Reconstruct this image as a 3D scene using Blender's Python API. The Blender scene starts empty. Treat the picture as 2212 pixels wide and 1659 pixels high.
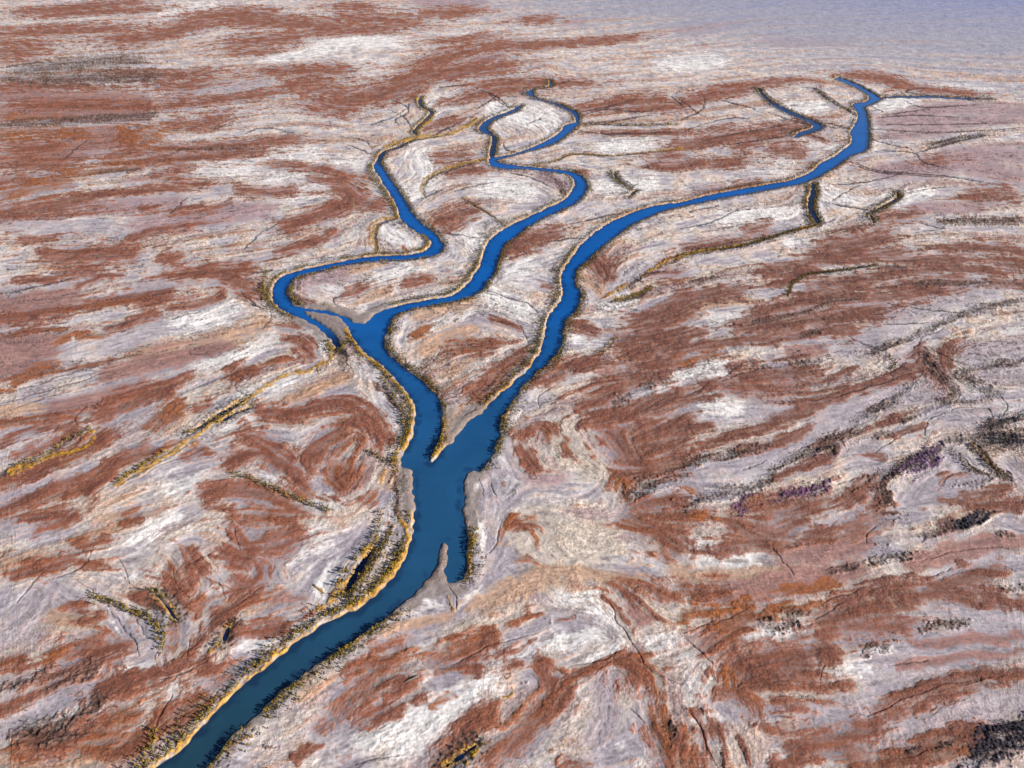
# ------------------------------------------------------------------ survey of the salt flat
# Outlines surveyed from the photograph, in pixels of nine overlapping survey sheets; ground() turns them
# into metres on the flat.
SHEET = {'A': (0, 0), 'B': (830, 0), 'C': (1660, 0), 'D': (0, 620), 'E': (830, 620), 'F': (1660, 620),
         'G': (0, 1245), 'H': (830, 1245), 'I': (1660, 1245)}


def pts(text, sheet='E'):
    """'E 10,20 30,40 H 5,6' -> list of (u, v) in picture units of 1024 x 768."""
    out = []
    for w in text.split():
        if w in SHEET:
            sheet = w
            continue
        x, y = w.split(',')
        ox, oy = SHEET[sheet]
        out.append(((ox + float(x) * 0.37975) * 0.4096, (oy + float(y) * 0.37975) * 0.4096))
    return out


RIVERS = [
    # trunk and right-hand branch
    'G 780,1840 990,1659 1130,1565 1290,1400 1400,1285 1500,1180 1610,1080 1740,985 1880,870 2000,785 2110,710 '
    'H 100,640 200,570 300,470 380,370 430,280 455,200 470,120 480,0 '
    'E 470,1500 465,1400 450,1380 400,1370 385,1320 400,1290 440,1220 475,1130 487,1040 475,960 430,890 380,830 300,740 210,670 '
    '150,620 100,560 60,490 35,440 60,430 110,442 200,445 260,440 320,450 292,490 285,560 300,620 340,670 400,720 470,770 540,830 '
    '610,900 640,950 655,1020 655,1080 640,1160 615,1230 585,1300 580,1330 600,1335 630,1290 680,1230 720,1210 760,1150 810,1090 '
    '860,1050 920,1010 960,960 1050,880 1150,790 1230,710 1280,640 1305,560 1320,480 1345,400 1390,330 1420,290 1435,230 1420,150 '
    '1435,100 1470,50 B 1560,1560 1700,1450 1820,1390 1950,1340 2080,1310 C 0,1300 150,1260 350,1220 550,1185 700,1160 800,1125 '
    '860,1090 900,1050 980,1010 1050,960 1100,920 1105,880 1095,850 1130,790 1145,740 1125,700 1110,670 1140,660 1200,650 1215,620 '
    '1190,600 1120,560 1050,530 1000,505 1015,498 1080,518 1150,548 1230,592 1275,620 1290,640 1230,672 1185,690 1200,730 1210,790 '
    '1215,850 1210,920 1190,970 1100,1000 1030,1050 950,1100 880,1140 800,1175 700,1195 550,1225 350,1260 150,1300 '
    'B 2100,1350 2000,1390 1900,1430 1780,1510 1690,1580 E 1560,70 1520,110 1510,160 1520,210 1545,240 1545,290 1520,350 1490,390 '
    '1450,420 1435,480 1425,560 1390,640 1330,700 1250,770 1180,840 1130,910 1080,980 1040,1050 1025,1100 1030,1170 1000,1220 980,1280 '
    '940,1350 900,1390 850,1390 815,1410 800,1460 795,1560 H 800,20 812,100 820,200 815,300 805,400 780,448 710,468 680,445 680,400 '
    '684,330 688,250 682,215 668,206 655,218 650,250 638,300 612,370 566,436 520,490 440,570 340,660 240,730 120,810 50,860 '
    'G 2100,945 1950,1050 1850,1130 1740,1230 1620,1340 1500,1440 1320,1655 1180,1840',
    # middle branch
    'E 215,390 290,355 400,325 520,300 640,280 730,260 800,210 850,150 890,90 910,40 B 925,1633 930,1600 950,1560 985,1520 1040,1480 '
    '1130,1430 1240,1380 1340,1330 1430,1290 1480,1240 1510,1190 1500,1150 1460,1120 1390,1110 1280,1095 1150,1085 1050,1085 980,1070 '
    '955,1040 960,1020 985,1010 1020,1005 1110,990 1200,960 1290,920 1370,880 1420,840 1450,800 1530,785 1535,800 1480,845 1430,890 '
    '1360,930 1260,960 1150,990 1050,1015 1010,1030 1030,1045 1120,1060 1250,1073 1400,1088 1480,1100 1545,1130 1580,1170 1585,1210 '
    '1550,1270 1490,1320 1400,1360 1290,1410 1200,1460 1130,1520 1070,1560 1040,1600 1030,1640 E 1005,80 985,140 940,180 930,215 '
    '890,250 820,280 720,310 600,330 500,345 420,370 350,400 320,450 300,520 200,520 140,470 200,410',
    # left-hand branch with its loop
    'D 2150,640 2150,590 2110,530 2040,470 1960,420 1870,390 1790,340 1755,290 1750,230 1780,170 1840,130 1960,95 2100,65 E 0,48 140,22 '
    '300,8 B 380,1640 450,1635 540,1612 578,1585 588,1555 560,1525 500,1495 430,1450 385,1400 372,1345 335,1265 290,1200 250,1130 215,1070 '
    '230,1042 262,1058 330,1160 380,1230 430,1310 470,1380 530,1440 600,1490 650,1550 665,1590 640,1625 600,1645 E 520,27 420,40 300,40 '
    '150,54 0,77 D 2120,95 2000,125 1900,155 1855,200 1845,250 1870,310 1920,340 1990,350 2080,360 2170,382 E 0,390 70,425 90,480 '
    '60,470 20,432 D 2170,402 2080,378 1990,368 1945,365 2000,405 2100,468 2165,535 2185,600'
]
# narrow arms: half width in metres, course
ARMS = [
    (4.0, 'C 1280,628 1400,622 1600,622 1800,632 2010,638'),
    (4.2, 'C 570,650 640,692 740,742 830,775 885,805 870,830 800,852 740,880'),
    (2.4, 'C 500,570 550,630 590,662'),
    (3.0, 'B 1525,790 1515,735 1450,695 1370,662 1300,645 1240,625'),
    (4.5, 'B 1245,625 1215,595 1240,572'), (2.2, 'B 1240,572 1350,555 1345,510'),
    (4.2, 'B 1165,675 1110,715 1020,748 950,785 920,825 940,850 962,866'),
    (2.2, 'B 962,866 990,880 985,940 975,1000 980,1030'),
    (1.2, 'B 1530,800 1700,800 1900,806 2150,800'),
    (2.2, 'B 230,1110 245,1050 285,975 380,945 470,892'),
    (1.7, 'B 490,870 480,840 560,760 590,720 530,690 510,650 520,620'),
    (1.9, 'C 850,1170 855,1240 835,1320 860,1390 890,1435'),
    (1.3, 'C 1390,1230 1400,1275 1310,1325 1250,1360'), (1.2, 'C 1225,1380 1245,1430'),
    (1.2, 'B 1760,1105 1780,1150 1860,1210'), (1.0, 'B 1900,1225 1850,1270'),
    (0.9, 'C 860,570 950,640 1060,700 1120,740'),
    (0.5, 'H 690,1640 800,1560 870,1515'), (0.8, 'G 1440,830 1470,750'), (0.8, 'G 1010,560 1080,630 1125,700'),
    (1.3, 'H 210,250 150,340 100,420 40,520'),
    (0.8, 'D 1590,925 1450,1010 1330,1080 1220,1150'), (0.8, 'D 1600,990 1500,1030 1420,1080'),
]

# soil patches: kind, half width in sheet pixels, course.  r rust mud, o orange rust, d dark crusted mud, v violet crust,
# k black peat, m mauve mud, l lilac flat, t tan silt, g grey salt flat, b blue wet salt, w white salt crust, y yellow samphire,
# c cut creek line
SOIL = {  # one grey E stroke on the trunk's right bank paints shadowed mud
'A': '''r25 100,80 400,60 900,10;r20 300,100 700,70 1000,60;r30 0,220 250,200 500,190 800,180;r40 700,260 900,250 1150,190 1300,140;
r30 0,280 300,300;r45 0,320 200,330;r35 1200,120 1500,90 1750,90;r35 1500,130 1800,140 2212,180;r40 1500,280 1750,260 1900,240;
r25 1550,330 1750,320;r30 2050,190 2212,180;d45 100,470 400,420 700,390 900,390;d25 0,500 200,520;d40 300,520 700,500 1000,490;
r30 700,480 1100,490 1350,470;r45 1050,540 1150,560 1280,500;m60 0,600 400,640 900,640;r30 0,560 300,545 600,560;r30 100,680 500,670 950,690;r30 1700,460 2000,450 2200,450;
r50 1870,540 2000,500 2090,520;r30 1950,600 2100,580 2212,600;r25 1280,650 1450,640 1700,610;r25 1000,690 1250,670;
o30 0,780 200,760 450,760;d25 0,800 300,790 700,760 1000,740;o25 0,860 250,840;r20 300,860 550,860;m90 450,900 700,900 800,850;o45 0,850 250,835 500,870;o40 800,860 1000,880;o45 0,1255 250,1215 430,1190;r60 50,960 350,940;m60 0,730 500,720 900,740;
m60 100,1000 500,1000;r45 0,1060 250,1050 430,1060;o40 420,1110 520,1090;r40 0,1180 200,1150;o60 880,830 1000,850 960,920;r45 780,880 880,940;r30 1100,800 1300,810 1400,790;r40 1330,760 1450,740;
r35 150,960 330,930;r30 1020,960 1300,950 1600,930 1900,890;r30 900,1050 1200,1010 1500,990 1700,960;r35 700,1010 900,980;
o30 650,1050 860,1040;o30 430,1090 530,1120 650,1100 900,1080;d15 650,1110 900,1090;o30 0,1290 250,1220 450,1190;
o25 180,1170 430,1160;r50 0,1370 200,1340 450,1310 600,1290;r20 600,1250 900,1230 1200,1210;r25 990,1110 1150,1140;
r30 1130,1070 1220,1080;r20 1170,1180 1330,1180;r25 1530,1220 1700,1240 1880,1230;l50 600,1330 1000,1310 1150,1290;
r20 920,1350 1000,1340;r20 1100,1370 1350,1350 1480,1300;l60 900,1440 1300,1400 1700,1350;r25 850,1540 1000,1480 1300,1430;
o20 40,1490 130,1490;r25 150,1540 350,1530;r45 300,1640 600,1630 850,1610;r40 1830,1450 2050,1390 2212,1330;
r30 1780,1620 2000,1560 2150,1500;r20 1750,1060 2000,1080 2212,1110;r15 1980,1140 2212,1190;r25 2000,700 2212,740;
r35 2050,660 2212,700;w70 1200,1050 1600,1060;w60 1750,1150 1950,1110;w60 1750,970 2000,970;w60 1900,1250 2212,1200;
w60 1750,370 2212,270;w50 1000,100 1400,60;g40 1150,580 1450,560 1700,530;g40 1050,640 1200,640;g50 600,1430 800,1500;
g40 350,1510 700,1450;g60 50,1420 350,1410;g30 820,1180 950,1160;g40 0,1210 350,1130;c5 1090,1000 1160,960 1290,960;
c6 0,440 150,410 350,400;c5 1570,860 1700,820 1880,850;c6 1560,1620 1650,1520 1780,1440;c5 1350,840 1450,800;
c4 420,1010 560,900;c4 1090,1370 1200,1270;w30 80,110 240,100;w40 300,690 700,670;d18 1290,960 1600,960;o22 1450,970 1560,960''',
'B': '''c5 300,700 420,760 470,860;c5 330,640 420,680 440,720 350,770 380,800;c5 600,870 690,820 720,850;c5 1040,920 1090,970 1160,985;c5 860,560 1000,620 1090,690;c5 1560,740 1720,700 1900,720 2050,700;c5 1620,790 1900,760;c4 700,1240 830,1200 1000,1170;c5 1950,1080 2050,1040;c5 1300,1560 1480,1530 1540,1545;c5 1480,1440 1800,1370;c4 480,1290 560,1260 700,1200;c4 0,880 150,900 210,960;c5 880,700 1000,620;c5 1200,800 1290,760;c4 640,560 800,545;r25 0,40 200,50;r25 0,110 300,130 500,150;r25 0,200 350,180;r30 560,80 750,80 850,70;l40 500,0 900,10;r25 820,260 920,240;
r20 650,260 1000,290 1300,280 1600,270 1900,240;r20 1000,310 1300,300;r25 1200,130 1350,120;l30 1450,150 1560,140;
r45 640,390 740,350 830,330;r50 550,420 650,400;r45 400,520 600,460 900,440 1080,410;r60 270,590 400,560 500,510;
r40 0,650 150,630 280,600;r30 0,610 60,600;r25 0,700 100,700;r30 800,480 1000,460;r40 850,600 1100,560 1200,560;
r25 1000,530 1350,530 1600,540;r20 650,660 780,650;r35 1570,700 1750,670 1900,640 2050,640;r30 1900,690 2100,690 2212,680;
r15 1700,860 2212,850;r25 560,820 750,780;r60 0,1170 120,1280;r30 200,1320 270,1330;r30 640,1010 800,1000;r30 720,1110 900,1090;
r50 650,1420 750,1380 830,1360;r35 680,1470 780,1430;r60 1120,1580 1230,1550;r40 1250,1540 1380,1500;r30 2050,1020 2212,1000;
r25 2000,1060 2150,1080;r20 1540,1110 1590,1120;w50 0,260 400,280;w60 100,450 300,420;w60 1000,700 1200,780;w70 1250,720 1350,780;
w80 500,1000 600,1150;w80 950,1200 1200,1220;w60 300,1500 400,1560;w70 800,1500 900,1560;w60 1700,950 2000,930;w60 1700,1200 2000,1180;
w50 0,1050 150,1040;w50 400,1250 560,1200;w60 600,700 750,620;l40 700,500 1000,350;l40 1300,1130 1450,1190;d18 1330,1120 1430,1190 1440,1240;
y7 1250,1050 1300,1062 1400,1030 1500,990 1700,1000 1800,1000 2000,975 2212,955;c7 1260,1055 1400,1035 1500,992 1750,1004 2000,978 2212,958;
y16 290,945 460,890 700,860 800,820 880,770;c7 340,955 470,905 720,865;y9 940,1020 700,1080 580,1130 520,1200 550,1270;
c8 930,1030 700,1095 590,1140 535,1210 552,1275;c7 780,1270 950,1370 1050,1450;c6 1090,1110 1250,1150 1370,1210;
c5 600,1490 750,1510 900,1530;y15 380,1400 240,1420 205,1500 235,1620;c10 400,1400 260,1440 235,1520 245,1620;o20 410,1590 430,1620;
y10 440,1440 560,1530 530,1630;c5 330,760 440,690 430,660;c5 200,800 330,760;c5 1170,670 1080,690 950,600;c5 1050,910 1060,960 1150,980;
c4 1700,800 1850,760 2000,740;c5 1540,720 1700,690 1900,640;c5 2130,620 2212,690;c4 600,870 780,780;c5 1860,1210 1920,1180;
c6 1480,830 1700,860 2212,850;c4 200,990 50,930;y12 500,640 540,700 600,740 560,790 490,850;c4 1350,550 1480,520;w25 1340,470 1370,500''',
'C': '''c5 0,640 80,700 130,740;c5 250,640 330,660 480,700;c5 560,720 780,790 1090,830;c5 780,560 900,580 1000,660;c5 1230,760 1500,740 1900,760;c5 1230,830 1700,850 2212,820;c4 1230,900 1490,960;c5 1090,1040 1300,1100 1700,1130 2000,1180;c4 0,1470 200,1430 400,1330;c4 950,1190 1200,1170 1400,1120;c5 1440,640 1560,690 1900,670;c4 300,930 520,900 760,860;c5 960,1500 1150,1450 1250,1450;c5 1520,1430 1700,1470;d20 890,1445 700,1492 560,1534 380,1582 100,1625 0,1650;d22 850,1180 860,1250 845,1330 860,1390 890,1440;d14 1395,1240 1405,1280 1310,1330 1230,1380 1245,1440;
l40 0,190 300,150 450,130;l30 550,270 1100,260;w60 -100,420 250,390;w25 1500,545 2000,570;
r25 200,580 500,540 700,520;r30 1100,490 1300,500 1450,550;r20 1450,560 1900,610;r30 50,640 250,600 430,570;
r35 0,930 300,880 700,820 850,800;r25 500,880 700,850;r20 200,830 330,810;l40 1300,780 1700,700 2000,700 2212,720;
l40 1400,800 2000,770 2212,750;l40 1350,860 1700,850;r25 0,1060 150,1040;r35 230,1060 370,1050;r25 350,950 500,920;
r40 600,960 760,960 790,990;l40 100,1240 250,1220;r25 350,1200 500,1170;r20 900,1080 1010,1070;l60 1700,1000 2212,1000;
l60 1300,1100 1700,1080;l60 1900,1080 2212,1150;r60 1900,1270 2100,1240;r35 1300,1400 1500,1390;
d30 1690,1430 1850,1420 2000,1430 2150,1420;r40 450,1490 560,1470;r30 50,1590 350,1560;r60 950,1590 1150,1560 1300,1520;
r30 1700,1600 2000,1590 2212,1620;r40 1200,1640 1400,1620;r25 1580,1030 1680,1020;c8 1500,990 1700,930 1950,870;
d22 1620,930 1800,890 1950,870;w60 500,1050 700,1080;w60 300,1400 700,1380;w60 700,700 900,690;w50 1300,680 1500,650;w50 800,950 1000,950;
w50 1350,1300 1600,1250;w50 950,1250 1100,1290;y10 890,1445 700,1490 560,1530 380,1580 100,1620 0,1650;
c12 895,1440 700,1492 560,1535 380,1583 250,1605;y10 825,1250 810,1330 845,1400;o14 880,1210 900,1260;c6 1000,1410 900,1450;
c7 930,1300 1200,1350 1250,1340;c6 980,1290 1060,1240 1150,1190;c7 0,770 100,730 150,690 160,620;c5 900,780 1100,830;
c5 1220,680 1300,720;c5 1300,740 1600,700;c4 1230,800 1600,800 2100,790;c4 1220,970 1500,980 1560,1040 1750,1090;c4 1100,1060 1300,1110 1700,1140;
c5 50,830 300,760 450,760;c5 150,900 400,850 750,790;c6 820,860 930,900;r15 800,860 950,910;v12 880,560 920,570;c5 450,560 520,570;
c5 60,1360 250,1320;c4 1450,1240 1700,1200;l40 1500,1330 1900,1340;c4 1600,560 1450,590 1900,650;w30 700,1560 900,1540;d12 650,850 760,830''',
'D': '''c5 0,900 200,850 450,760 700,700;c5 60,1010 260,930 400,900;c5 330,1290 480,1240 520,1180;c5 900,1430 1100,1330 1300,1260;c4 1160,900 1400,800 1620,740;c4 700,470 900,420;c4 1100,420 1280,370;c4 1540,230 1640,330 1700,350;c5 0,260 200,215 330,190 480,150;m90 0,340 300,320 450,300;r40 0,420 200,400 420,380;m110 0,600 300,620;m70 0,730 300,740;r40 350,20 600,20 850,10;r40 400,130 600,110;r20 100,180 350,170;
r20 490,210 650,150 790,140;r45 1060,50 1130,30;r45 1150,130 1400,110 1600,90;r50 1430,140 1550,200 1620,240;
r30 550,320 750,290 900,265 1080,230;r30 900,310 1050,290;r20 1100,340 1300,330 1430,270;r25 830,450 900,420 1000,370;
r20 700,480 830,465;o25 510,530 690,515;o15 350,600 450,550;o15 350,490 420,490;r15 20,530 150,500 350,480;
t45 850,650 1250,600 1700,460;t35 700,760 1000,680 1300,620 1550,570;m60 700,780 1100,680 1400,600;o30 90,830 250,750 380,715;
o20 0,890 80,870;r15 450,740 700,690;r30 930,880 1100,830 1200,780;r40 700,950 900,890 1100,880;r30 630,1060 800,990 950,930;
r25 0,1100 250,1070 480,1050;r20 0,1220 200,1130 450,1050;t60 0,1020 250,1000;o55 1000,1130 1060,1050 1120,970;r25 1260,990 1330,970;
r25 1500,800 1620,740;r20 1450,760 1550,700;r20 1820,550 1890,550;r50 1950,600 1990,650;r30 1820,460 1930,460;
r50 400,1300 550,1260 660,1170;r30 100,1300 300,1230 480,1130;r25 0,1480 200,1420 450,1300;r50 650,1400 800,1310 950,1270;
t60 550,1480 700,1400;r50 0,1640 250,1550 450,1480 600,1480;r50 1700,1020 1850,1040 2000,1000 2200,960;t50 1850,950 2100,850 2212,800;
r70 1600,1180 1700,1240 1800,1330 1900,1400;r70 2000,1330 2100,1220 2200,1150;r50 1900,1430 1980,1530;r70 2150,1450 2212,1420;
r60 1350,1550 1600,1520 1900,1620;r35 1200,1290 1320,1270;r50 1500,1340 1600,1290;m70 350,1000 600,960 900,860;
w80 1150,440 1350,400 1480,360;w50 1300,720 1800,560;w50 1950,480 2080,600;w60 1500,1120 1650,1050 1750,1060;w60 1500,960 1600,900;
w90 1150,1500 1300,1450;w60 1700,1420 1780,1450;w80 2050,1560 2150,1600;g60 900,200 1050,170;g60 950,430 1050,430;g80 700,600 900,530;
g90 720,1100 950,1000;g60 0,1200 300,1110;g50 150,900 300,870;b50 580,1620 650,1540 720,1490;g90 100,1580 300,1440;w60 2050,160 2212,250;
y22 2120,640 2110,700 1990,745 1850,780 1750,830 1620,920 1400,1055 1250,1180 1050,1300 900,1390 740,1480;
d22 2050,740 2090,720;o20 1080,1230 1180,1190;y20 560,1140 600,1170 500,1260 380,1290 200,1350 60,1420;d16 520,1150 450,1200 330,1280 100,1370 0,1430;
c8 1600,945 1350,1085 1200,1165;c6 1250,1200 1000,1350 740,1500;c7 1490,1410 1650,1460 1800,1530 2000,1610 2130,1655;
c5 1740,370 1740,430 1680,480;c5 1620,910 1540,890 1510,850 1560,790;c5 1620,130 1750,100;c5 1570,300 1700,360;c4 0,960 300,880 700,760;
c4 520,1140 480,1040 550,990;w30 1700,880 1900,800;d14 0,250 100,230 220,210;d12 380,450 430,440;c5 2212,260 2150,290 2160,330;m40 1900,300 1980,320;
l60 1940,170 2180,120;d30 1880,200 1870,290 1930,330;l60 2050,430 2180,480;l50 2150,450 2212,500;d30 2180,620 2212,700;k22 2170,590 2212,640''',
'E': '''d16 2212,15 2120,50 2040,85 1950,140 1900,180 1800,240;y9 2212,10 2050,72 1940,150;r30 430,180 560,160;r30 30,260 130,230;t30 100,320 300,240;t20 0,130 300,60;t60 550,590 700,530 850,480;o30 500,530 560,490;
t40 500,400 850,310;r40 720,580 950,600;r50 870,900 1000,800 1150,660;r20 980,420 1150,480;d14 530,740 600,660;t40 700,760 900,640;
w60 950,270 1200,370;w50 860,700 950,690;r15 1310,210 1360,220;r60 1640,60 1700,130;o15 1690,280 1770,240;o25 2050,70 2180,20;
r35 2000,120 2180,130;r40 1560,470 1620,500;r35 1460,740 1640,680;r60 1900,430 2100,370 2212,300;r50 1950,470 2212,420;
r50 1800,560 2000,540 2212,500;r40 1850,650 2212,570;r45 1950,720 2212,660;r60 1700,800 1850,790 2000,780;r40 1300,820 1450,740;
r60 1600,960 1800,880;r70 1650,1060 1850,1030 2050,960 2212,920;r110 1750,1150 1850,1280 1900,1350;r90 1950,1120 2050,1110;
r60 2050,1130 2212,1040;r60 2000,1250 2212,1180;r50 2100,1340 2212,1300;w50 2040,1100 2150,1060;w80 1900,950 2150,870;
w60 2050,1230 2212,1160;r45 1150,1150 1230,1120 1320,1130 1320,1180;r40 1170,1260 1210,1340 1250,1390;r20 1460,1200 1470,1280;
l60 1400,1450 1250,1450;d40 1850,1560 2000,1480 2200,1420;o40 1820,1480 1830,1600;r50 1950,1630 2200,1600;r60 1850,1400 2212,1390;
r50 0,960 100,990 200,1060 250,1130 300,1180;r25 0,1090 60,1090;m80 30,1480 100,1430;r30 170,1590 230,1550;t30 300,1500 360,1400;
d40 390,1640 380,1550 400,1450 440,1500;l30 440,1420 460,1600;g40 880,1470 880,1600;t45 660,1200 720,1080 780,1020;y14 600,1310 640,1230 665,1130 690,1070;
w50 700,1000 780,980;w80 1150,120 1200,40;w80 300,150 450,110;w60 130,330 180,320;w60 1700,330 1850,330;w60 1500,560 1650,560;
e110 1400,1200 1600,1350;w60 600,460 800,370;c5 670,940 780,900 800,850 880,800;c5 530,740 600,690 650,600;c4 940,240 1200,320 1280,380;
c5 180,1260 300,1350;c7 1690,640 1750,560;c6 1280,990 1280,920 1380,850;g25 1290,950 1340,920;c4 800,1040 880,1000;
y14 1760,300 1900,265 2000,215;c12 1780,310 1910,275 2010,215;y10 1720,270 1790,230 1850,190;c5 1880,150 1940,190;o14 1790,220 1850,180;
c10 2080,110 1960,130 1930,170;c4 1290,960 1500,900;c4 1060,1140 1150,1090;y18 1050,1080 1080,1010;y10 1020,1170 1040,1190;
y16 40,490 120,620 250,730 370,850 440,930 465,1040 450,1130 400,1230 340,1340;y10 300,1400 270,1480;d22 250,850 340,930 400,1020 420,1100;
l40 20,460 80,560;l30 0,380 100,415 200,425;o14 260,850 310,920 350,960;d14 330,400 310,500 330,600;c5 650,830 600,930;c4 1010,440 1150,470 1210,570;
w14 840,800 1050,700 1140,640;d25 1780,960 1900,890 2000,840;t50 1500,130 1700,250;r20 1960,650 2212,560;k14 1900,1570 2050,1490;g50 950,1300 1000,1400;c5 900,1450 930,1550;
c5 960,1480 1000,1560;d20 1080,1580 1130,1540;w40 850,1480 860,1560''',
'F': '''c5 1440,700 1350,760 1100,810;c5 1700,480 1560,540 1500,620;c5 640,720 420,760 230,830;c5 1720,1010 1600,1060 1580,1160;c5 2060,900 2100,980 2050,1080;c5 400,1390 560,1330;c5 850,1220 700,1290;c5 1250,1280 1400,1180 1520,1130;c5 1670,1490 1750,1420 1870,1400;c5 1000,1480 1150,1440;r40 0,280 200,260 380,240;r40 550,110 700,100 850,90;r35 850,30 1250,10;r30 1400,50 1800,40;r40 850,210 1050,190 1300,150;
r25 600,200 700,170;r50 1400,230 1600,200 1800,180;r60 1450,250 1550,240;r60 2050,60 2212,80;r40 2000,170 2212,200;
r25 1350,140 1700,90 2000,100;t40 0,400 200,310 450,300;r50 450,420 700,330 950,290 1300,290;r50 400,480 700,430 950,420 1250,380;
r30 550,560 800,520 1100,480;r25 1100,360 1300,340;r25 0,600 300,570 550,540 800,480;o35 0,690 150,650 260,630;r25 0,560 160,500;
r30 1020,540 1120,530;m50 700,640 900,610;d20 520,730 700,710 900,690;r70 400,800 600,790 780,760;m60 250,850 600,860 800,870;
r25 1350,760 1560,720;r15 800,840 980,810 1100,740;r25 850,980 1000,920 1300,830 1500,790;r50 820,940 900,940;r40 550,1100 750,1030 900,970;
r25 150,1230 400,1150 600,1120;r25 0,1130 200,1110;r20 60,960 200,930;r30 0,1110 60,1050;r30 150,860 230,830;
d23 1200,1030 1330,960 1430,880 1500,830;d31 950,1200 1050,1160 1150,1100;d20 580,1410 700,1330 850,1260 950,1230;d23 1000,1290 980,1250;
r30 880,1220 930,1210;r20 600,1440 750,1380 950,1320;d27 0,1390 150,1310 350,1290 550,1230;r30 400,1270 700,1190 830,1110;
d31 300,1520 450,1500 550,1480;v31 400,1560 400,1650;v31 650,1570 800,1530 920,1490;d20 30,1640 200,1560 400,1550;o40 30,1480 130,1540;
r60 450,1640 900,1590;v47 1500,1380 1600,1310 1650,1260;d27 1330,1440 1450,1350 1600,1270;d27 1280,1500 1330,1590;
d20 1440,560 1580,500 1700,440 1900,360 2212,290;r30 1540,610 1600,700 1700,790;d22 1560,640 1620,730 1720,820 1780,900;d23 1780,780 1900,740 2212,680;
d27 1780,780 1900,840 2060,900;d20 2060,900 1900,950 1700,960 1500,1040 1440,1090;d16 1330,650 1370,700 1350,750;d16 1240,640 1330,600 1450,560;
d35 1950,1140 2060,1080 2212,1040;d47 1950,1200 2212,1200;d23 1700,1210 1950,1150;d20 1770,1280 1850,1370 1950,1420;
d20 1880,1220 1950,1310 2040,1400 2130,1450;d23 1700,1490 1900,1470 2050,1420;r40 1700,700 1720,640;o22 1530,1165 1545,1190;
r30 1850,1560 2100,1500;r50 1100,1600 1250,1450;r40 1250,1620 1300,1600;r35 1650,1560 1850,1600 2150,1620;g80 1550,300 1800,250 1950,220;
g50 1280,410 1500,380;g50 1150,520 1400,510;g60 1050,620 1250,600;g70 1420,680 1520,660;g90 950,1060 1200,960 1500,830;g60 1850,640 2200,600;
g60 1950,780 2200,760;g60 1480,930 1650,870;g90 450,990 700,980;w90 200,960 350,1000;g70 1750,1060 2000,1050;
g60 250,1370 500,1320 700,1240 850,1200;g50 680,1420 900,1350;g60 1100,1270 1250,1240;g50 1280,1370 1350,1360;g80 1500,1550 1550,1450;
g60 1680,1380 1750,1290;g60 2130,1350 2200,1450;g50 1700,1520 1800,1500;g50 2130,1600 2180,1600;w60 200,420 450,400;w50 0,760 300,740;
w40 950,80 1050,95;c14 690,270 720,190 820,130 1000,110 1270,70;d14 1270,72 1430,85;d12 480,440 650,410 850,370;d12 880,350 1000,300 1150,290;
c5 1300,450 1600,440;c5 1330,320 1700,370 1850,380;c5 1090,530 1200,580 1330,640;c5 1600,590 1750,680 1850,710;d14 780,540 900,490;
k30 2000,1190 2212,1210;k18 2060,1080 2160,1040;c8 1800,1290 1920,1410;c8 1900,1230 2050,1420;c6 1740,1010 1800,990 1970,1000 2000,1060;
r22 1310,1090 1420,1060;r20 1220,1290 1300,1310;r24 1690,1450 1850,1420;r16 1650,1520 1700,1440;r20 1400,1150 1560,1110;d14 1250,1180 1400,1130;
d23 1200,1450 1290,1380;w22 880,1215 930,1205;c5 0,930 250,800 450,680;d19 120,180 220,150;d16 1510,190 1750,190 2000,180;c4 850,950 1200,860 1500,760''',
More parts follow.
